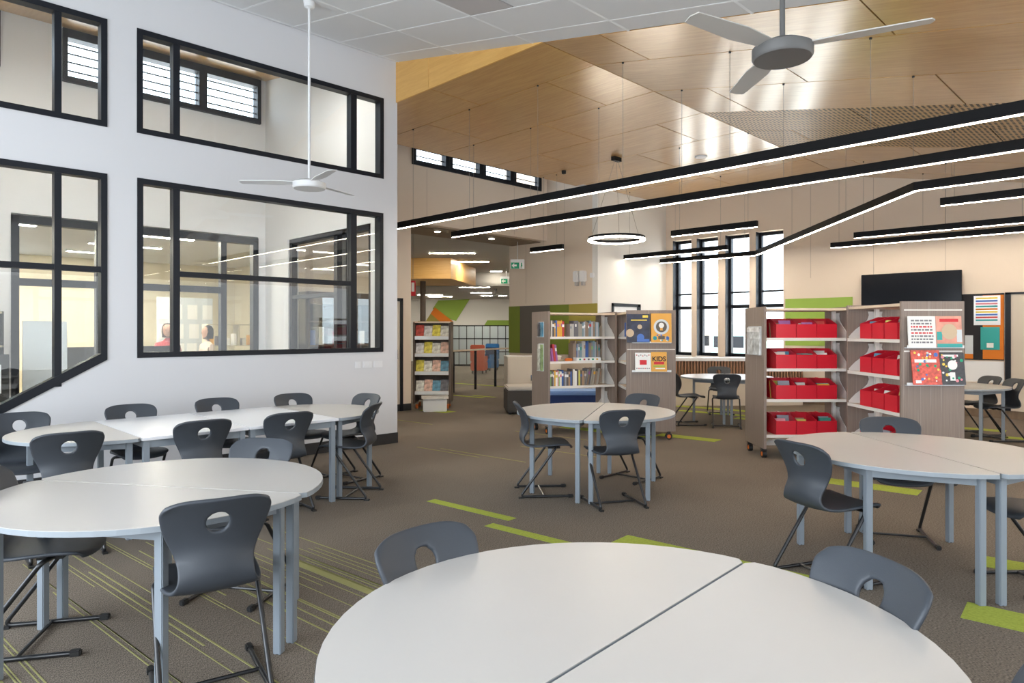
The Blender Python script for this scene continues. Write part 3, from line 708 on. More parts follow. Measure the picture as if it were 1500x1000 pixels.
# glass balustrade, armchairs
o = thing('glass_balustrade', 'glass balustrade with dark posts and timber handrail in the corridor', 'balustrade', (*DL(16.6, px(664, 16.6)), 0), TURN + rad(62))
for i in range(4):
    B(i * 1.05 - .03, -.02, 0, i * 1.05 + .03, .02, 1.0).build('post', 'frame_dark', o)
    if i < 3: B(i * 1.05 + .05, -.006, .1, i * 1.05 + 1.0, .006, .98).build('pane', 'glass', o)
B(-.1, -.035, 1.0, 3.3, .035, 1.04).build('handrail', 'shelf_birch', o)
def armchair(x, y_base, d, m1, m2, label, w_=.62, rz=0):
    o = thing('armchair', label, 'armchair', (*DL(d, px(x, d)), 0), TURN + rz)
    B(-w_ / 2, -.32, .10, w_ / 2, .32, .42, c=.03).build('seat', m1, o); B(-w_ / 2, .18, .42, w_ / 2, .36, 1.02, c=.03).build('backrest', m1, o)
    B(-w_ / 2 + .04, .12, .44, w_ / 2 - .04, .2, .88, c=.02).build('cushion', m2, o)
    for sx in (-1, 1): B(sx * (w_ / 2 - .06), -.32, .42, sx * w_ / 2, .3, .62, c=.02).build('armrest', m1, o)
    for sx in (-1, 1):
        for sy in (-.26, .28): MB().cyl(sx * (w_ / 2 - .06), sy, 0, .10, .02, 8).build('foot', 'cap_black', o)
armchair(702, 543, 24.3, 'armchair_orange', 'armchair_orange', 'coral armchair seen from behind near the lockers', .5, rad(170))
armchair(716, 540, 26.0, 'armchair_blue', 'navy_cloth', 'blue armchair with dark cushion near the lockers', .55, rad(-30))
# ------------------------------------------------------------------ carpet inlays
ca, sa = math.cos(rad(-85)), math.sin(rad(-85))
def inlay(x, y, L, wd, m='lime_carpet', a=-85, z=.0025, name='carpet_inlay'):
    M = Matrix.Translation((x, y, 0)) @ Matrix.Rotation(rad(a), 4, 'Z')
    B(0, -wd / 2, 0, L, wd / 2, z, M=M).build(name, m, floor)
for a in ((3.72, 4.78, .95, .10), (3.57, 3.86, .85, .10), (3.98, 2.93, 1.45, .27), (7.03, 2.75, .95, .26), (4.30, .88, .9, .27), (5.30, .98, .6, .25), (12.60, 15.05, 1.9, .16),
          (10.2, 12.3, 1.0, .14), (10.5, 11.9, .7, .12), (8.05, 7.0, 1.6, .22), (12.35, 2.6, .6, .25), (11.7, 1.9, .9, .22), (11.95, 7.35, 2.0, .25), (11.3, 6.9, 1.7, .22), (8.45, 5.5, .9, .25),
          (18.0, 18.0, 1.6, .3), (16.2, 16.6, 1.4, .25), (11.0, 5.6, 1.2, .25), (7.95, 10.4, .7, .3)): inlay(*a)
for a in ((6.69, 9.5, .85, .03), (7.2, 7.2, 1.3, .02), (6.3, 6.2, 1.2, .02), (5.3, 7.1, 1.1, .02), (5.45, 6.8, 1.4, .02)): inlay(*a, 'lime_thread', -85, .002, 'carpet_thread')
RS = random.Random(5)
for cx0, n, spread in ((.98, 8, .20), (1.42, 6, .14), (1.72, 7, .18), (2.12, 6, .10), (.45, 6, .2), (2.35, 3, .12)):
    for i in range(n):
        y0 = RS.uniform(4.6, 6.2) if cx0 < 2 else RS.uniform(4.0, 5.0)
        inlay(cx0 + RS.uniform(-spread, spread), y0, RS.uniform(1.2, 3.6), RS.choice((.005, .006, .009)), 'lime_thread', -85, .002, 'carpet_thread')
inlay(2.10, 4.15, .85, .07, 'lime_thread', -85, .002, 'carpet_thread')
# ------------------------------------------------------------------ pendant lights
def cables(o, pts, base, zfun):
    for x, y in pts:
        zt = zfun(x, y)
        MB().cyl(x - base[0], y - base[1], 0, zt - base[2], .0022, 6).build('cable', 'cable', o)
        MB().cyl(x - base[0], y - base[1], zt - base[2] - .015, zt - base[2], .012, 8).build('cable_anchor', 'cap_black', o)
def ztop(x, y): return zc(y) if y < 4.9 else 4.58
def linear(X, ya, yb, label, z=3.2, h=.105, wd=.06, cab=None):
    o = thing('pendant_light', label, 'pendant light', (X, ya, z - h), 0, 'black linear pendant lights')
    B(-wd / 2, 0, .008, wd / 2, yb - ya, h).build('housing', 'light_body', o)
    B(-wd / 2 + .014, .006, .003, wd / 2 - .014, yb - ya - .006, .012).build('diffuser', 'lamp_warm', o)
    n = max(2, int((yb - ya) / 1.28) + 1)
    ys_ = cab or [ya + .15 + (yb - ya - .3) * i / (n - 1) for i in range(n)]
    cables(o, [(X, y) for y in ys_], (X, ya, z - h), ztop)
    return o
linear(6.2, -1.2, 9.0, 'longest black linear pendant running past the end of the white wall', cab=[-.6, .68, 1.94, 3.22, 4.5, 5.8, 7.1, 8.4])
linear(7.43, -1.2, 8.95, 'long black linear pendant second from the white wall', cab=[-.6, .68, 1.94, 3.22, 4.5, 5.8, 7.1, 8.4])
linear(10.0, 8.68, 9.55, 'shortest black linear pendant in front of the corridor mouth', cab=[8.85, 9.2])
linear(10.0, 4.74, 6.25, 'short black linear pendant above the tall windows')
linear(10.0, -1.0, 2.3, 'black linear pendant ending near the bend of the cranked one')
linear(12.42, 6.5, 8.98, 'black linear pendant in front of the tall windows')
linear(12.42, -1.0, 4.15, 'black linear pendant nearer the television')
linear(13.55, -1.0, 4.95, 'black linear pendant running closest above the television')
# cranked pendant
o = thing('pendant_light', 'cranked black linear pendant with a long diagonal middle run', 'pendant light', (8.72, -1.0, 3.095), 0, 'black linear pendant lights')
pl = [(8.72, -1.0), (8.72, 2.25), (13.75, 6.55), (13.75, 8.9)]
def ribbon(pts, wd, z0, z1, base):
    n = len(pts); L_, R_ = [], []
    for i, p in enumerate(pts):
        p = Vector(p)
        d0 = (p - Vector(pts[i - 1])).normalized() if i else (Vector(pts[1]) - p).normalized()
        d1 = (Vector(pts[i + 1]) - p).normalized() if i < n - 1 else d0
        t = (d0 + d1).normalized(); nrm = Vector((-t.y, t.x)); k_ = wd / 2 / max(.3, nrm.dot(Vector((-d0.y, d0.x))))
        L_.append(p + nrm * k_); R_.append(p - nrm * k_)
    mb = MB()
    for i in range(n - 1):
        q = [L_[i], L_[i + 1], R_[i + 1], R_[i]]
        mb.prism([(a.x - base[0], a.y - base[1]) for a in q], z0, z1)
    return mb
ribbon(pl, .06, .008, .105, (8.72, -1.0)).build('housing', 'light_body', o)
ribbon(pl, .032, .003, .012, (8.72, -1.0)).build('diffuser', 'lamp_warm', o)
cables(o, [(8.72, -.5), (8.72, 1.9), (10.2, 3.52), (12.0, 5.05), (13.75, 6.8), (13.75, 8.5)], (8.72, -1.0, 3.095), ztop)
# ring pendant
rp = PXY(903, 351, D=12.0)
o = thing('ring_pendant', 'glowing ring shaped pendant light with black rim', 'pendant light', (rp[0], rp[1], rp[2]))
def ring(r0, r1, z0, z1, n=48):
    mb = MB(); vs = []; fs = []
    for i in range(n):
        a = 2 * math.pi * i / n
        vs += [(r * math.cos(a), r * math.sin(a), z) for r, z in ((r0, z0), (r1, z0), (r1, z1), (r0, z1))]
    for i in range(n):
        j = (i + 1) % n
        for k_ in range(4): fs.append((i * 4 + k_, j * 4 + k_, j * 4 + (k_ + 1) % 4, i * 4 + (k_ + 1) % 4))
    return mb.add(vs, fs)
ring(.44, .50, .0, .05).build('rim', 'light_body', o, True); ring(.445, .502, -.02, .008).build('diffuser', 'lamp_warm', o, True)
MB().box(-.10, -.04, 4.58 - rp[2] - .07, .10, .04, 4.58 - rp[2]).build('ceiling_box', 'cap_black', o)
for i in range(3):
    a = rad(30 + 120 * i); MB().tube([(.47 * math.cos(a), .47 * math.sin(a), .03), (.03 * math.cos(a), .03 * math.sin(a), 4.58 - rp[2] - .06)], .003, 5).build('cable', 'cable', o)
for x, y in ((826, 250), (1027, 229)):
    pp = PXY(x, y, D=3.08 * 992.5 / (485 - y))
    o = thing('smoke_detector' if x > 1000 else 'ceiling_sensor', 'round flat white ceiling disc near the bright part of the plywood' if x > 1000 else 'tiny dark round sensor on the plywood near the clerestory', 'sensor', (pp[0], pp[1], 4.58))
    MB().lathe([(.001, 0), (.11, 0), (.10, -.02), (.001, -.028)] if x > 1000 else [(.001, 0), (.045, 0), (.04, -.06), (.001, -.07)], 24).build('disc', 'white_plastic' if x > 1000 else 'cap_black', o, True)
# ------------------------------------------------------------------ chairs
def make_shell():
    prof = [(.245, .424), (.236, .445), (.19, .459), (.11, .462), (.02, .457), (-.06, .450), (-.13, .448), (-.185, .458), (-.216, .488), (-.226, .53), (-.218, .58), (-.208, .63), (-.212, .68), (-.229, .735), (-.256, .79), (-.290, .845)]
    wid = [.150, .178, .198, .204, .204, .198, .186, .168, .150, .143, .146, .162, .184, .202, .210, .196]
    # resample
    P_ = []; n = 60
    cum = [0]
    for i in range(1, len(prof)): cum.append(cum[-1] + math.dist(prof[i], prof[i - 1]))
    def smp(arr, t):
        k_ = max(0, min(len(arr) - 2, next((i for i in range(len(cum) - 1) if cum[i + 1] >= t), len(arr) - 2)))
        u_ = (t - cum[k_]) / (cum[k_ + 1] - cum[k_])
        g = lambda i: arr[max(0, min(len(arr) - 1, i))]
        p0, p1, p2, p3 = g(k_ - 1), g(k_), g(k_ + 1), g(k_ + 2)
        f = lambda a, b, c, d: .5 * (2 * b + (c - a) * u_ + (2 * a - 5 * b + 4 * c - d) * u_ ** 2 + (3 * b - a - 3 * c + d) * u_ ** 3)
        return f(p0, p1, p2, p3)
    px_, pz_ = [q[0] for q in prof], [q[1] for q in prof]
    m = 30; vs = []; inf = []
    for i in range(n + 1):
        t = cum[-1] * i / n
        x, z, h = smp(px_, t), smp(pz_, t), smp(wid, t)
        back = max(0, min(1, (z - .47) / .12))
        for j in range(m + 1):
            s_ = -1 + 2 * j / m
            # round the top corners
            zz, hh = z, h
            if i > n - 4:
                e = (i - (n - 4)) / 4; lim = 1 - .0 * e
            y = h * s_
            drop = (abs(s_) ** 5) * (.028 * max(0, (z - .79) / .05) if z > .79 else 0)
            lift = (1 - back) * .012 * s_ * s_
            xo = back * .045 * s_ * s_
            fr_ = (abs(s_) ** 4) * .03 if i < 5 else 0
            vs.append(Vector((x + xo - fr_ * (1 - i / 5), y, z - drop + lift)))
    hc = Vector((0, .742)); hr = .044
    idx = lambda i, j: i * (m + 1) + j
    faces = []
    def inside(v): return v.z > .66 and (v.y - hc.x) ** 2 + (v.z - hc.y) ** 2 < hr * hr
    keep = []
    for i in range(n):
        for j in range(m):
            q = [idx(i, j), idx(i, j + 1), idx(i + 1, j + 1), idx(i + 1, j)]
            c = sum((vs[a] for a in q), Vector()) / 4
            if c.z > .66 and (c.y - hc.x) ** 2 + (c.z - hc.y) ** 2 < (hr * 1.02) ** 2: continue
            faces.append(q)
    used = {}
    for f in faces:
        for a in range(4):
            e = tuple(sorted((f[a], f[(a + 1) % 4]))); used[e] = used.get(e, 0) + 1
    for e, c in used.items():
        if c == 1:
            for a in e:
                v = vs[a]
                if v.z > .66 and math.hypot(v.y - hc.x, v.z - hc.y) < hr * 1.8 and abs(v.y) < .1 and v.z < .81:
                    d = Vector((v.y - hc.x, v.z - hc.y)); d = d.normalized() * hr
                    vs[a] = Vector((v.x, hc.x + d.x, hc.y + d.y))
    me = bpy.data.meshes.new('shell'); me.from_pydata([tuple(v) for v in vs], [], faces); me.update()
    bm = bmesh.new(); bm.from_mesh(me)
    bmesh.ops.delete(bm, geom=[v for v in bm.verts if not v.link_faces], context='VERTS')
    bmesh.ops.recalc_face_normals(bm, faces=bm.faces); bm.to_mesh(me); bm.free()
    o = bpy.data.objects.new('tmp', me); COL.objects.link(o)
    so = o.modifiers.new('s', 'SOLIDIFY'); so.thickness = .017; so.offset = 0
    sb = o.modifiers.new('u', 'SUBSURF'); sb.levels = 1; sb.render_levels = 1
    dg = bpy.context.evaluated_depsgraph_get(); dg.update()
    res = bpy.data.meshes.new_from_object(o.evaluated_get(dg)); bpy.data.objects.remove(o)
    for p in res.polygons: p.use_smooth = True
    res.name = 'shell'; res.materials.clear(); res.materials.append(MT['shell'])
    return res
SHELL = make_shell()
def make_chair():
    root = thing('school_chair', 'x', 'chair')
    o = bpy.data.objects.new('shell', SHELL); COL.objects.link(o); o.parent = root
    for sy in (-1, 1):
        pts = fillet([(.09, sy * .10, .440), (.075, sy * .195, .440), (.06, sy * .205, .425), (-.245, sy * .205, .016), (.19, sy * .205, .013)], .045, 6)
        MB().tube(pts, .0115, 10).build('leg_frame', 'black_metal', root, True)
        B(.185, sy * .205 - .016, 0, .235, sy * .205 + .016, .03, c=.006).build('foot_cap', 'cap_black', root)
        B(-.262, sy * .205 - .015, 0, -.217, sy * .205 + .015, .012).build('foot_cap', 'cap_black', root)
    MB().tube([(-.03, -.205, .016), (-.03, .205, .016)], .009, 8).build('stretcher', 'black_metal', root, True)
    MB().box(.02, -.12, .428, .13, .12, .446).build('seat_mount', 'cap_black', root)
    return root
proto = make_chair(); first = [True]
GA = 'charcoal school chairs'
def chair(bx, by, fx, fy, label, group=GA, off=.28):
    a = math.atan2(fy, fx); n = math.hypot(fx, fy)
    loc = (bx + fx / n * off, by + fy / n * off, 0)
    if first[0]:
        first[0] = False; c = proto; c.location = loc; c.rotation_euler = (0, 0, a)
    else: c = copytree(proto, None, loc, a)
    tag(c, label, 'chair', group); return c
# ------------------------------------------------------------------ tables
def dshape(r, n=28, c=.03, dep=None):
    dep = dep or r
    pts = [(-r + c, 0), ]
    pts = [(r * math.cos(math.pi * i / n), dep * math.sin(math.pi * i / n)) for i in range(n + 1)]
    pts[0] = (r - .004, c * .8); pts[-1] = (-r + .004, c * .8)
    return [(r - c, .002)] + pts + [(-r + c, .002)]
def half_table(x, y, rz, label, r=.75, dep=None, top='table_top', group=None):
    """half-round table; straight edge on local x axis, bulging to +y"""
    o = thing('half_round_table', label, 'table', (x, y, 0), rz, group)
    dep = dep or r
    MB().prism(dshape(r, dep=dep), .712, .735).build('table_top', top, o)
    MB().prism([(a * .9985, b * .9985 + .001) for a, b in dshape(r, dep=dep)], .7115, .7335).build('edge_band', 'edge_grey', o) if False else None
    sc = (r + .002) / r
    band = MB(); q = dshape(r, dep=dep); n = len(q)
    vs = [(a * sc, b * sc - .001, z) for z in (.7105, .7325) for a, b in q] + [(a * .97, b * .97 + .01, z) for z in (.7105, .7325) for a, b in q]
    fs = []
    for i in range(n):
        j = (i + 1) % n; fs += [(i, j, n + j, n + i), (i, 2 * n + i, 2 * n + j, j)]
    band.add(vs, fs).build('edge_band', 'edge_grey', o)
    lx = r - .10
    LP = [(-lx, .055), (lx, .055), (-lx * .62, dep * .70), (lx * .62, dep * .70)]
    for a, b in LP: B(a - .02, b - .02, 0, a + .02, b + .02, .711, c=.004).build('leg', 'leg_grey', o)
    def rail(p, q): 
        v = Vector((q[0] - p[0], q[1] - p[1])); L_ = v.length
        M = Matrix.Translation((p[0], p[1], 0)) @ Matrix.Rotation(math.atan2(v.y, v.x), 4, 'Z')
        B(.02, -.012, .655, L_ - .02, .012, .709, M=M).build('rail', 'leg_grey', o)
    rail(LP[0], LP[1]); rail(LP[0], LP[2]); rail(LP[1], LP[3]); rail(LP[2], LP[3])
    for a, b in LP: MB().cyl(a, b, .0, .012, .018, 10).build('foot_pad', 'cap_black', o)
    return o
def rect_table(x0, y0, x1, y1, label, top='table_top_white'):
    o = thing('rectangular_table', label, 'table', ((x0 + x1) / 2, (y0 + y1) / 2, 0)); a, b = (x1 - x0) / 2 - .002, (y1 - y0) / 2
    B(-a, -b, .712, a, b, .735, c=.004).build('table_top', top, o)
    for sx in (-1, 1):
        for sy in (-1, 1): B(sx * (a - .04) - .02, sy * (b - .05) - .02, 0, sx * (a - .04) + .02, sy * (b - .05) + .02, .711).build('leg', 'leg_grey', o)
    for sy in (-1, 1): B(-a + .06, sy * (b - .05) - .012, .655, a - .06, sy * (b - .05) + .012, .709).build('rail', 'leg_grey', o)
    for sx in (-1, 1): B(sx * (a - .04) - .012, -b + .07, .655, sx * (a - .04) + .012, b - .07, .709).build('rail', 'leg_grey', o)
def round_pair(cx, cy, ang, la, lb, r=.75):
    """two half-round tables pushed together; seam along ang"""
    g = .003
    a = rad(ang)
    half_table(cx - math.sin(a) * g, cy + math.cos(a) * g, a, la, r)
    half_table(cx + math.sin(a) * g, cy - math.cos(a) * g, a + math.pi, lb, r)
# nearest round
round_pair(1.404, 1.011, 3.4, 'pale half-round half of the nearest round table, on the carpet bar side', 'pale half-round half of the nearest round table with two slate chairs')
round_pair(1.136, 3.582, -56, 'half-round table of the left pair, further half toward the long white wall', 'half-round table of the left pair with the chair turned away in front')
round_pair(5.168, 4.078, 30, 'half-round table of the middle pair next to the book shelves', 'half-round table of the middle pair with a chair in front of its doubled legs')
round_pair(4.927, 1.289, 228, 'half-round table of the right pair on the red bin shelf side', 'half-round table of the right pair with doubled legs over a lime carpet bar', .77)
half_table(1.53, 5.965, rad(90), 'half-round table at the stair window end of the wall row', .655, .71)
rect_table(1.53, 5.31, 2.315, 6.62, 'white rectangular table in the wall row beside the grey half-round end')
rect_table(2.315, 5.31, 3.12, 6.62, 'white rectangular table in the wall row nearer the light switches')
half_table(3.123, 5.965, rad(-90), 'half-round table at the switch end of the wall row', .655, .72)
round_pair(10.69, 5.62, 30, 'half-round table by the slatted bench, window half', 'half-round table by the slatted bench, near half')
round_pair(11.2, 2.5, 100, 'half-round table under the pinboard, wall half', 'half-round table under the pinboard, shelf half')
# chairs at the tables
chair(1.366, 1.835, .04, -.78, 'slate chair with empty round hole tucked into the nearest round table beside the carpet')
chair(2.14, .63, -.73, .42, 'slate chair tucked into the nearest round table close to the right round table')
chair(1.62, .15, -.15, .85, 'slate chair at the nearest round table with only a corner of its back showing')
chair(1.06, 2.70, .16, .73, 'charcoal chair turned away in front of the left round table')
chair(.45, 4.07, .62, -.36, 'charcoal chair showing its whole seat beside the left round table')
chair(1.86, 4.01, -.6, -.40, 'slate chair on the far side of the left round table facing out')
for x, lab in ((1.06, 'charcoal chair turned away at the rounded stair window end of the wall row'), (1.92, 'charcoal chair turned away at the first white rectangular table'), (2.60, 'charcoal chair turned away at the second white rectangular table')):
    chair(x, 5.15, .04, 1, lab)
chair(3.50, 5.27, -.62, .78, 'charcoal chair turned sideways at the switch end of the wall row')
chair(3.97, 6.12, -1, -.12, 'slate blue chair facing in at the rounded switch end of the wall row')
for x, y, lab in ((1.02, 6.70, 'charcoal chair against the wall at the rounded stair window end'), (1.84, 6.74, 'charcoal chair against the wall behind the first white table'), (2.61, 6.78, 'charcoal chair against the wall behind the second white table'), (3.37, 6.72, 'charcoal chair against the wall behind the switch end table')):
    chair(x, y, -.04, -1, lab)
chair(4.44, 4.45, .66, -.55, 'charcoal chair seen side on at the middle round table')
chair(4.66, 3.35, .40, .70, 'charcoal chair turned away in front of the middle round table')
chair(6.0, 4.06, -.7, .0, 'slate chair on the far side of the middle round table')
chair(4.03, 1.69, .9, -.40, 'charcoal chair with ring hole seen from behind at the right round table')
chair(5.69, 1.66, -.74, -.40, 'slate chair at the right round table with a red bin seen through its hole')
chair(5.20, .455, -.71, .70, 'dark chair cut by the picture edge at the right round table')
chair(9.50, 5.95, .72, -.62, 'black chair seen side on beside the book display panel')
chair(9.66, 5.06, .70, .42, 'black chair turned away beside the brochure panel')
chair(11.6, 6.25, -.8, -.55, 'dark chair facing out in front of the slatted bench')
chair(11.99, 2.08, -.65, .55, 'chair side on below the pinboard, the one nearer the wall')
chair(11.55, 1.72, -.55, .62, 'chair side on below the pinboard, the one nearer the room')
# ------------------------------------------------------------------ shelving units
def bracket(mb, x0, x1, y_sp, sgn, z):
    """curved end plate of a shelf: tall at the spine, sweeping down to the lip"""
    pr = [(0, -.02), (.29, -.02), (.295, .03), (.27, .06), (.22, .11), (.15, .16), (.09, .215), (.07, .27), (.08, .31), (0, .31)]
    mb.prism([(y_sp + sgn * a, z + b) for a, b in pr], x0, x1, 'x')
def shelving(loc, rz, L, label, zs_=(.27, .69, 1.05, 1.41), D=.64, H=1.79, sides=(-1, 1)):
    """mobile double sided unit: local x along its length 0..L, y depth -D/2..D/2"""
    o = thing('shelving_unit', label, 'shelving', loc, rz)
    for x in (0, L - .03): B(x, -D / 2, .115, x + .03, D / 2, H).build('end_panel', 'laminate', o)
    B(.03, -D / 2 + .01, H - .045, L - .03, D / 2 - .01, H - .018).build('top_board', 'shelf_birch', o)
    for x in (.05, L - .09): B(x, -.02, .13, x + .04, .02, H - .045).build('spine_post', 'lip_white', o)
    for sg in sides:
        for z in zs_:
            sh = MB().box(.032, min(0, sg * .30), z - .012, L - .032, max(0, sg * .30), z + .008).build('shelf_board', 'shelf_birch', o)
            B(.032, min(sg * .30, sg * .308), z - .022, L - .032, max(sg * .30, sg * .308), z + .012).build('shelf_lip', 'lip_white', sh)
            for xa in (.034, L - .042):
                mb = MB(); bracket(mb, xa, xa + .008, 0, sg, z); mb.build('bracket', 'bracket', sh)
    B(.03, -.05, .115, L - .03, .05, .17).build('base_beam', 'lip_white', o)
    for x in (.03, L - .03):
        for sy in (-1, 1):
            c = B(x - .03, sy * (D / 2 - .09) - .02, .085, x + .03, sy * (D / 2 - .09) + .02, .118).build('caster', 'caster_black', o)
            MB().cyl(0, 0, -.022, .022, .047, 18, M=Matrix.Translation((x, sy * (D / 2 - .09), .047)) @ Matrix.Rotation(math.pi / 2, 4, 'Y')).build('wheel', 'caster_black', c)
            MB().cyl(0, 0, -.024, .024, .026, 14, M=Matrix.Translation((x, sy * (D / 2 - .09), .047)) @ Matrix.Rotation(math.pi / 2, 4, 'Y')).build('wheel_core', 'caster_orange', c)
    return o
def place_local(base, rz, lx, ly): return (base[0] + math.cos(rz) * lx - math.sin(rz) * ly, base[1] + math.sin(rz) * lx + math.cos(rz) * ly)
# book unit A1 (length faces the room) and A2 (end panel faces the room)
A1b = DL(10.09, .414); A1r = TURN + rad(20)
shelving((*A1b, 0), A1r, 1.12, 'brown striped mobile shelf filled with book spines')
A2b = DL(9.35 + .005, 1.92); A2r = TURN + math.pi / 2
shelving((*A2b, 0), A2r, 1.0, 'brown striped mobile shelf whose end panel shows four picture books', D=.68)
B1b = DL(8.28, 2.96); B1r = TURN
shelving((*B1b, 0), B1r, 1.04, 'brown striped mobile shelf with red bins and brochure holders on its end')
B2b = DL(6.56, 4.075); B2r = TURN + math.pi / 2
shelving((*B2b, 0), B2r, 1.08, 'brown striped mobile shelf with red bins and a magazine display end', D=.61)
def book(base, rz, lx, ly, z, w_, d_, h, m, label, group, lean=0, cat='book', name='book'):
    p = place_local(base, rz, lx, ly)
    mb = MB().box(-w_ / 2, -d_ / 2, 0, w_ / 2, d_ / 2, h)
    o = thing(name, label, cat, (p[0], p[1], z), rz, group)
    o.rotation_euler = (0, lean, rz)
    mb.build('cover', m, o)
    B(-w_ / 2 + .002, -d_ / 2 + .004, .003, w_ / 2 - .002, d_ / 2 + .0006, h - .003).build('pages', 'paper_white', o) if False else None
    if w_ > .014 and R.random() < .45: B(-w_ / 2 - .0004, -d_ / 2 - .0006, h * .62, w_ / 2 + .0004, -d_ / 2, h * .80).build('spine_label', 'paper_white' if R.random() < .25 else 'book%d' % R.randrange(14), o)
    return o
RB = random.Random(3)
def book_run(base, rz, x0, x1, ly, z, hmin, hmax, mats, label, group, lean=0):
    x = x0
    while x < x1:
        w_ = RB.uniform(.014, .034)
        if x + w_ > x1 + .01: break
        h = RB.uniform(hmin, hmax)
        mm = RB.choice(mats); book(base, rz, x + w_ / 2, ly, z + .0085 + (abs(math.sin(lean)) * w_ / 2 if lean else 0), w_, .17, h, mm, ('thick ' if w_ > .027 else 'slim ' if w_ < .019 else '') + cname(mm) + ' ' + label, group, lean); x += w_ + .0015 + (.004 if lean else 0)
CB = ['book%d' % i for i in range(14)]; GB = ['spine%d' % i for i in range(7)]
book_run(A1b, A1r, .06, .27, -.20, 1.41, .20, .27, ['book0', 'book1', 'book2', 'book13', 'book5', 'book3', 'book4'], 'picture book in the left group on the top shelf', 'books on the top shelf, left group')
book_run(A1b, A1r, .40, .90, -.12, 1.41, .19, .24, GB, 'book in the right group on the top shelf', 'books on the top shelf, right group')
book_run(A1b, A1r, .05, .16, -.20, 1.05, .19, .26, CB, 'book leaning at the end of the middle shelf', 'leaning books on the middle shelf', -.12)
book_run(A1b, A1r, .46, .92, -.10, 1.05, .24, .30, GB + ['spine3', 'book1'], 'tall book on the middle shelf', 'tall books on the middle shelf')
book_run(A1b, A1r, .05, .60, -.20, .69, .20, .25, CB, 'paperback in the long run on the bottom shelf', 'paperbacks on the bottom shelf')
book_run(A1b, A1r, .62, .90, -.10, .69, .20, .25, ['spine1', 'spine4', 'spine3', 'spine0'], 'book leaning at the right of the bottom shelf', 'leaning brown books on the bottom shelf', .16)
p = place_local(A1b, A1r, .66, -.247)
o = thing('board_game', 'flat white game box lying on the middle shelf', 'box', (p[0], p[1], 1.0585), A1r)
B(-.20, -.06, 0, .20, .06, .05).build('box_body', 'paper_white', o)
for i in range(5): B(-.16 + .07 * i, -.0615, .015, -.13 + .07 * i, -.0595, .038).build('printed_mark', ['exit_green', 'book0', 'book5', 'exit_green', 'book4'][i], o)
p = place_local(A1b, A1r, .36, -.24)
o = thing('tape_dispenser', 'small orange rounded object lying on the middle shelf', 'tape', (p[0], p[1], 1.0585), A1r)
B(-.06, -.03, 0, .06, .03, .045, c=.014).build('body', 'caster_orange', o); B(-.035, -.032, .015, .035, -.028, .03).build('label', 'orange_felt', o)
# A2 glimpses on its left side
for z, m in ((1.41, 'book5'), (1.41, 'book0'), (1.41, 'book1'), (1.05, 'book10'), (1.05, 'book2'), (.69, 'book11'), (.69, 'book13')):
    book(A2b, A2r, .12 + RB.uniform(0, .5), .19, z + .0085, .03, .16, RB.uniform(.2, .26), m, cname(m) + ' book on the side shelf behind the picture book panel', 'books behind the display panel')
# brochure holders
def holder(base, rz, lx, ly, z, w_, h, label, cols):
    p = place_local(base, rz, lx, ly)
    o = thing('brochure_holder', label, 'holder', (p[0], p[1], z), rz - math.pi / 2)
    B(-w_ / 2, -.035, 0, w_ / 2, -.03, h * .8).build('clear_front', 'glass_clear', o); B(-w_ / 2, -.035, -.006, w_ / 2, 0, 0).build('tray', 'acrylic', o); B(-w_ / 2, -.004, 0, w_ / 2, 0, h).build('back_plate', 'acrylic', o)
    n = len(cols)
    for i, m in enumerate(cols): B(-w_ / 2 + w_ * i / n + .006, -.022, .001, -w_ / 2 + w_ * (i + 1) / n - .006, -.008, h * .96).build('leaflet', m, o)
holder(A1b, A1r, 0, -.06, 1.42, .20, .22, 'clear leaflet holder high on the book shelf end', ['mag7', 'mag2'])
holder(A1b, A1r, 0, -.06, .92, .20, .40, 'tall clear leaflet holder low on the book shelf end', ['mag0', 'mag4'])
holder(B1b, B1r, 0, -.02, 1.22, .44, .34, 'clear brochure holder with two leaflets on the red bin shelf end', ['mag6', 'mag6'])
# red bins
def make_bin():
    o = thing('red_bin', 'x', 'bin')
    w_, d_, hf, hb, t = .235, .27, .165, .235, .005
    prof = [(-d_ / 2, 0), (d_ / 2, 0), (d_ / 2, hb), (d_ * .22, hb), (-d_ / 2, hf)]
    mb = MB()
    for x in (-w_ / 2, w_ / 2 - t): mb.prism(prof, x, x + t, 'x')
    mb.box(-w_ / 2, -d_ / 2, 0, w_ / 2, d_ / 2, t).box(-w_ / 2, -d_ / 2, 0, w_ / 2, -d_ / 2 + t, hf).box(-w_ / 2, d_ / 2 - t, 0, w_ / 2, d_ / 2, hb)
    mb.build('tub', 'red_bin', o)
    return o
bproto = make_bin(); bfirst = [True]
RBn = random.Random(21)
def bin_(base, rz, lx, ly, z, flip, label, group, nb=2):
    p = place_local(base, rz, lx, ly); a = rz + (0 if flip > 0 else math.pi)
    if bfirst[0]: bfirst[0] = False; c = bproto; c.location = (*p, z); c.rotation_euler = (0, 0, a)
    else: c = copytree(bproto, None, (*p, z), a)
    tag(c, label, 'bin', group)
    for i in range(nb):
        q = place_local(p, a, RBn.uniform(-.06, .06), -.06 + .09 * i)
        bm_ = RBn.choice(CB)
        o = thing('book', cname(bm_) + ' book in ' + label[label.index('bin'):].replace(' of the', ' of').replace('shelf of brochure shelf', 'brochure shelf').replace('shelf of magazine display shelf', 'magazine shelf'), 'book', (*q, z + .0055), a + RBn.uniform(-.15, .15), 'books in the red bins')
        o.rotation_euler = (rad(-14), 0, o.rotation_euler[2])
        B(-.07, -.008, 0, .07, .008, RBn.uniform(.17, .21)).build('cover', bm_, o)
RN = ['bottom', 'third', 'second', 'top']
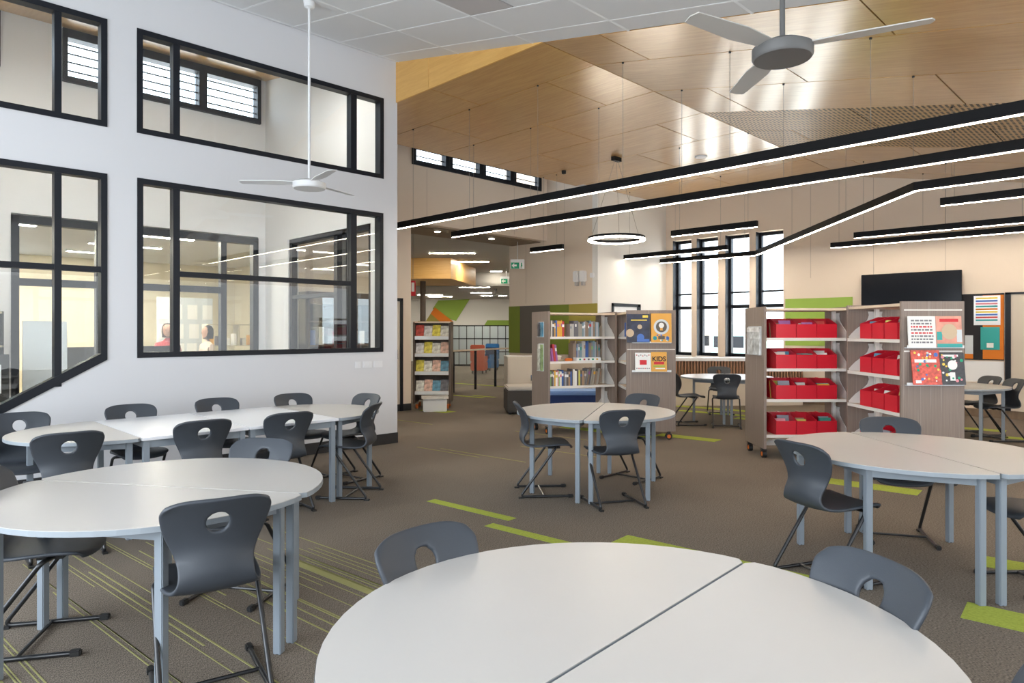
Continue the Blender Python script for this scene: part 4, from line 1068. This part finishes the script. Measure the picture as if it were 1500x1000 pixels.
for r_, z in enumerate((.27, .69, 1.05, 1.41)):
    for j in range(3):
        bin_(B1b, B1r, .27 + .24 * j, -.165, z + .0085, 1, 'red bin on the %s shelf of the brochure shelf, %s' % (RN[r_], ['beside the end panel', 'middle of three', 'beside the bracket'][j]), 'red bins, room side')
    for j in range(3):
        bin_(B1b, B1r, .20 + .24 * j, .165, z + .0085, -1, 'red bin facing the windows on the %s brochure shelf, %s' % (RN[r_], ['beside the brochure end', 'middle of its row', 'beside the plain end'][j]), 'red bins, window side', 0)
    for j in range(3):
        bin_(B2b, B2r, .22 + .24 * j, .150, z + .0085, -1, 'red bin on the %s shelf of the magazine display shelf, %s' % (RN[r_], ['beside the display end', 'middle of three', 'deepest of three'][j]), 'red bins, display shelf')
# display fronts
def text(body, size, m, parent, x, y, z, name='lettering'):
    cu = bpy.data.curves.new(name, 'FONT'); cu.body = body; cu.size = size; cu.align_x = 'CENTER'; cu.extrude = .0006; cu.offset = .0025
    o = bpy.data.objects.new('t', cu); COL.objects.link(o)
    dg = bpy.context.evaluated_depsgraph_get(); me = bpy.data.meshes.new_from_object(o.evaluated_get(dg)); bpy.data.objects.remove(o)
    q = bpy.data.objects.new(name, me); COL.objects.link(q); q.parent = parent; q.location = (x, y, z); q.rotation_euler = (math.pi / 2, 0, 0)
    me.materials.clear(); me.materials.append(MT[m]); return q
def cover(d, l, z, w_, h, m, label, tilt=-8, cat='book'):
    o = thing('picture_book', label, cat, (*DL(d, l), z), TURN); o.rotation_euler = (rad(tilt), 0, TURN)
    B(-w_ / 2, -.012, 0, w_ / 2, 0, h).build('cover', m, o); B(-w_ / 2 + .003, -.0105, .003, w_ / 2 + .001, -.0015, h - .003).build('pages', 'paper_white', o)
    return o
def disc(o, x, z, r, m, y=-.0135, name='printed_disc'):
    MB().cyl(0, 0, -.0008, .0008, r, 28, M=Matrix.Translation((x, y, z)) @ Matrix.Rotation(math.pi / 2, 4, 'X')).build(name, m, o)
def barp(o, x0, z0, x1, z1, m, y=-.0135, name='printed_bar'): B(x0, y - .0006, z0, x1, y + .0006, z1).build(name, m, o)
mat('cover_navy', (.018, .022, .05), .3, var=.6, vscale=9); mat('cover_orange', (.72, .36, .05), .35); mat('cover_red', (.62, .09, .06), .35, var=.35, vscale=40)
mat('cover_salmon', (.66, .30, .22), .3, var=.2, vscale=8); mat('cover_black', (.03, .03, .035), .35, var=.5, vscale=30); mat('print_yellow', (.8, .6, .08), .4); mat('print_blue', (.06, .16, .5), .4); mat('print_tan', (.55, .42, .28), .4)
Ad = 9.33
def ledge(base, rz, lx0, lx1, z, d, l, nm='display_ledge'): pass
b = cover(Ad - .02, 1.735, 1.345, .315, .39, 'cover_navy', 'dark space book with planets on the display panel', -3)
barp(b, -.10, .30, .12, .315, 'print_yellow'); barp(b, .06, .34, .135, .375, 'print_yellow'); disc(b, .02, .215, .032, 'print_tan'); disc(b, -.115, .13, .055, 'print_tan'); disc(b, .03, .02 + .05, .05, 'print_blue'); barp(b, -.02, .01, .15, .05, 'print_blue')
b = cover(Ad - .03, 2.05, 1.345, .28, .40, 'cover_orange', 'orange book with a light bulb in a circle on the display panel', -3)
disc(b, 0, .215, .105, 'panel_pale'); disc(b, 0, .215, .075, 'grey_felt', -.0145); disc(b, 0, .235, .036, 'paper_white', -.0155); barp(b, -.018, .165, .018, .21, 'cover_orange', -.0155); barp(b, -.045, .045, .045, .09, 'grey_felt')
for i in range(10): disc(b, RB.uniform(-.12, .12), RB.choice((.03, .06, .34, .37, .10)), .012, ['print_blue', 'teal', 'paper_white'][i % 3])
disc(b, -.09, .06, .028, 'teal'); disc(b, .08, .06, .026, 'print_blue')
b = cover(Ad - .02, 1.80, .945, .215, .26, 'paper_white', 'white book with a red title block on the lower ledge', -5)
barp(b, -.045, .095, .05, .16, 'sign_red')
for i in range(14): disc(b, -.085 + .028 * (i % 7), .045 if i < 7 else .215 + .012 * (i % 2), .008, ['paper_print', 'book0', 'paper_print'][i % 3])
b = cover(Ad - .02, 2.02, .945, .215, .27, 'cover_orange', 'orange book titled KIDS on the lower ledge', -5)
text('KIDS', .09, 'cap_black', b, 0, -.0140, .145); barp(b, -.07, .10, .07, .135, 'sign_red'); barp(b, -.08, .065, .08, .085, 'green_c'); barp(b, -.05, .035, .08, .05, 'paper_white')
au = bpy.data.objects
unitA2 = [o for o in bpy.data.objects if o.get('label', '').startswith('brown striped mobile shelf whose end')][0]
unitB2 = [o for o in bpy.data.objects if o.get('label', '').startswith('brown striped mobile shelf with red bins and a mag')][0]
def ledges(u, D, zs_):
    for z in zs_:
        MB().box(-.045, -D / 2 + .03, z - .006, 0, D / 2 - .03, z).box(-.045, -D / 2 + .03, z, -.041, D / 2 - .03, z + .022).build('display_ledge', 'acrylic', u)
ledges(unitA2, .60, (1.343, .943)); B(-.004, -.33, 1.245, .0, .33, 1.255).build('panel_groove', 'lip_white', unitA2)
Bd = 6.54
b = cover(Bd - .02, 3.945, 1.345, .265, .30, 'paper_white', 'white magazine with lines of lettering on the display end', -4, 'magazine')
for r_ in range(8): 
    x = -.105
    while x < .10:
        q = RB.uniform(.012, .04); barp(b, x, .04 + .03 * r_, min(x + q, .108), .055 + .03 * r_, 'sign_red' if r_ in (3, 5) else 'paper_print'); x += q + .009
b = cover(Bd - .03, 4.20, 1.345, .245, .30, 'cover_salmon', 'salmon and teal magazine in a sleeve on the display end', -4, 'magazine')
barp(b, -.09, .245, .09, .275, 'sign_red'); disc(b, 0, .15, .075, 'print_tan'); barp(b, -.12, .0, .12, .035, 'teal'); barp(b, -.12, .07, -.07, .15, 'teal'); barp(b, .07, .05, .12, .17, 'panel_pale')
b = cover(Bd - .04, 3.985, .985, .275, .335, 'cover_red', 'busy red picture magazine on the lower display ledge', -9, 'magazine')
barp(b, -.11, .215, .10, .245, 'paper_white')
for i in range(26): disc(b, RB.uniform(-.12, .12), RB.uniform(.03, .31), RB.uniform(.006, .014), ['paper_white', 'print_yellow', 'print_blue', 'exit_green', 'book4'][i % 5])
barp(b, -.115, .015, -.06, .045, 'paper_white'); disc(b, .10, .29, .02, 'print_blue')
b = cover(Bd - .035, 4.235, .985, .235, .31, 'cover_black', 'black magazine with a white disc and small drawings on the lower ledge', -7, 'magazine')
disc(b, 0, .19, .046, 'paper_white', -.0145)
for i in range(24): disc(b, RB.uniform(-.1, .1), RB.uniform(.03, .29), RB.uniform(.007, .016), ['paper_white', 'print_yellow', 'exit_green', 'book11'][i % 4])
barp(b, -.1, .27, .06, .29, 'paper_white'); barp(b, -.03, .04, .02, .12, 'paper_white')
ledges(unitB2, .61, (1.343, .983))
for z in (1.70, 1.30): B(-.006, -.28, z, 0, .28, z + .012).build('display_rail', 'lip_white', unitB2)
# ------------------------------------------------------------------ ottomans, bench, wall items
def ottoman(d, l, w_, dp, h, m, mt, label, rz=0):
    o = thing('ottoman', label, 'ottoman', (*DL(d, l), 0), TURN + rz)
    B(-w_ / 2, -dp / 2, .03, w_ / 2, dp / 2, h - .07, c=.02).build('body', m, o); B(-w_ / 2, -dp / 2, h - .07, w_ / 2, dp / 2, h, c=.02).build('seat_pad', mt, o)
    for sx in (-1, 1):
        for sy in (-1, 1): MB().cyl(sx * (w_ / 2 - .06), sy * (dp / 2 - .06), 0, .03, .025, 8).build('foot', 'cap_black', o)
ottoman(12.6, .30, .85, .75, .50, 'ottoman_grey', 'ottoman_pale', 'dark grey ottoman with pale top behind the book shelf end', rad(6))
ottoman(11.6, 1.08, .95, .6, .50, 'ottoman_navy', 'ottoman_sky', 'navy ottoman with sky blue top seen under the book shelves')
o = thing('low_cabinet', 'cream low cabinet standing under the felt panels', 'cabinet', (*DL(13.9, .42), 0), TURN + rad(10))
B(-.55, -.2, .05, .55, .25, .98).build('body', 'wall_cream', o); B(-.56, -.21, .98, .56, .26, 1.0).build('top_board', 'lip_white', o)
for i in range(2): B(-.53 + .54 * i, -.212, .08, -.01 + .54 * i, -.2, .96).build('door', 'wall_cream', o)
for i in range(2): B(-.08 + .12 * i, -.222, .5, -.06 + .12 * i, -.21, .62).build('handle', 'chrome', o)
for sx in (-1, 1): B(sx * .5 - .03, -.15, 0, sx * .5 + .03, .2, .05).build('plinth', 'cap_black', o)
bench = thing('slatted_bench', 'curved cream bench front with upright timber slats and white top by the windows', 'bench', (*DL(13.75, 4.2), 0), TURN)
def arc(l): return .10 * math.cos(l * .9)
n = 26; mb = MB(); mt_ = MB()
ptsf = [(-1.7 + 3.4 * i / n, -arc(-1.7 + 3.4 * i / n)) for i in range(n + 1)]
mb.prism(ptsf + [(1.7, .45), (-1.7, .45)], 0.0, .56).build('front_panel', 'wall_cream', bench)
MB().prism([(a, b + .03) for a, b in ptsf] + [(1.7, .45), (-1.7, .45)], .56, .90).build('slat_backing', 'timber_dark', bench)
MB().prism([(a, b - .03) for a, b in ptsf] + [(1.72, .47), (-1.72, .47)], .90, .96).build('bench_top', 'reveal_white', bench)
sl0 = None
for i in range(56):
    x = -1.68 + 3.36 * i / 55
    if sl0 is None: sl0 = B(-.017, -.03, .565, .017, .02, .898).build('slat', 'slat_wood', bench); s_ = sl0
    else: s_ = sl0.copy(); COL.objects.link(s_); s_.parent = bench
    s_.location = (x, -arc(x) + .02, 0)
def wy(px_): 
    k_ = (px_ - 750) / 992.5; d = X2 / (CF + SF * k_); return SF * d - CF * k_ * d, d
def wz(px_, y): return 1.5 - (y - 485) / 992.5 * wy(px_)[1]
tv = thing('television', 'wide black flat television above the red bin shelves', 'television', (X2 - .12, (wy(1266)[0] + wy(1411)[0]) / 2, 2.12), 0)
B(-.03, -.83, -.47, .02, .83, .47, c=.006).build('case', 'tv_black', tv); B(-.034, -.815, -.455, -.029, .815, .455).build('screen', 'tv_black', tv); B(.02, -.2, -.2, .12, .2, .2).build('wall_mount', 'cap_black', tv)
pb = thing('pinboard', 'black and orange felt pinboard with plastic sleeves of samples', 'pinboard', (X2 - .001, 1.75, 0))
def onwall(name, y0, z0, y1, z1, m, par, x=-.02, t=.02): return B(x, y0 - 1.75, z0, x + t, y1 - 1.75, z1).build(name, m, par)
y0, y1 = wy(1471)[0], wy(1410)[0]
onwall('board', y0, wz(1440, 527), y1, wz(1440, 430), 'pinboard', pb)
onwall('orange_field', y0, wz(1455, 526), wy(1440)[0], wz(1455, 432), 'orange_felt', pb, -.024, .005)
onwall('sample_sleeve', wy(1466)[0], wz(1445, 476), wy(1427)[0], wz(1445, 433), 'acrylic', pb, -.034, .010)
for i in range(9): onwall('coloured_strip', wy(1462)[0], wz(1445, 470 - 4 * i), wy(1430)[0], wz(1445, 467.5 - 4 * i), ['teal', 'book0', 'print_blue', 'print_yellow', 'orange_felt', 'teal', 'book11', 'print_blue', 'print_yellow'][i], pb, -.036, .003)
onwall('teal_sleeve', wy(1465)[0], wz(1450, 512), wy(1437)[0], wz(1450, 479), 'teal', pb, -.034, .010)
onwall('sleeve_label', wy(1456)[0], wz(1450, 509), wy(1446)[0], wz(1450, 502), 'paper_white', pb, -.037, .004)
onwall('blue_leaflet', wy(1426)[0], wz(1420, 525), wy(1414)[0], wz(1420, 491), 'panel_pale', pb, -.03, .006)
onwall('leaflet_band', wy(1426)[0], wz(1420, 525), wy(1414)[0], wz(1420, 518), 'orange_felt', pb, -.032, .003)
wb = thing('whiteboard', 'plain white lower wall board under the pinboard', 'whiteboard', (X2 - .001, 1.75, 0))
onwall('board', y0, .62, y1, wz(1440, 529), 'reveal_white', wb, -.015, .015); onwall('tray', y0, .60, y1, .625, 'lip_white', wb, -.05, .05)
sp = thing('sliding_panel', 'tall beige panel with a blue grey edge frame beside the pinboard', 'panel', (X2 - .001, 1.75, 0))
onwall('panel', -.6, .14, y0 - .1, wz(1485, 431), 'wall_cream', sp, -.03, .03); onwall('frame_post', y0 - .10, .14, y0 - .02, wz(1474, 429), 'frame_dark', sp, -.05, .05); onwall('frame_head', -.6, wz(1485, 431), y0 - .02, wz(1485, 428), 'frame_dark', sp, -.05, .05)
struct('baseboard_window', B(X2 - .012, -4, 0, X2, YR, .14), 'timber_dark')
# switches by the window, projector bracket
for i, (x0, x1) in enumerate(((4.676, 4.757), (4.79, 4.925), (4.955, 5.09))):
    o = thing('wall_switch', ['narrow white wall switch plate under the window', 'wide white double switch plate between two others', 'wide white blank plate nearest the wall end'][i], 'switch', ((x0 + x1) / 2, YW, 1.068), 0)
    h = (x1 - x0) / 2
    B(-h, -.01, -.042, h, 0, .042, c=.003).build('plate', 'white_plastic', o)
    for q in range((1, 2, 0)[i]): B(-.02 + (q - .5 * ((1, 2, 0)[i] - 1)) * .06, -.014, -.018, .012 + (q - .5 * ((1, 2, 0)[i] - 1)) * .06, -.008, .018).build('rocker', 'white_plastic', o)
wy1 = lambda p: PXY(p, 0, X=X1)[1]
o = thing('wall_speaker', 'pair of small beige wall units with a side sensor on the beige wall', 'speaker', (X1, wy1(852), 1.5 + 80 / 992.5 * PXY(852, 0, X=X1)[0] * 0 + 2.70 - 1.5), 0)
for s_ in (-.09, .09): B(-.13, s_ - .07, -.12, 0, s_ + .07, .12, c=.02).build('unit', 'white_plastic', o)
B(-.05, -.36, -.04, 0, -.26, .06, c=.01).build('sensor', 'white_plastic', o)
for s_ in (-.09, .09): B(-.10, s_ - .03, -.2, -.02, s_ + .03, -.12).build('bracket', 'vent', o)
# ------------------------------------------------------------------ outdoors
struct('wall_sky_block', B(-12, -7.4, -.3, 22, -7.2, 4.6), 'grey_felt')  # unseen wall, added to cut bright sky reflected in the window glass
struct('ground_outside', B(X2 + .5, -20, -.3, 90, 60, -.2), 'ground')
for x, y, w_, h, m, lab in ((44, 24, 9, 1.9, 'building_pale', 'low pale building beyond the tall windows'), (40, 19.5, 3.5, 2.1, 'building_teal_hazed', 'low building with teal wall beyond the windows'), (46, 15, 8, 1.7, 'building_pale', 'long pale wall beyond the right windows'), (38, 27, 4, 2.2, 'building_pale', 'small pale hut beyond the corner window')):
    o = thing('distant_building', lab, 'building', (x, y, -.2))
    B(-1.5, -w_ / 2, 0, 1.5, w_ / 2, h).build('walls', m, o); MB().prism([(-1.8, h), (1.8, h), (0, h + .7)], -w_ / 2 - .2, w_ / 2 + .2, 'y').build('roof', 'vent', o)
    for i in range(3): B(-1.52, -w_ / 3 + i * w_ / 3 - .4, .7, -1.5, -w_ / 3 + i * w_ / 3 + .4, 1.4).build('window', 'frame_dark', o)
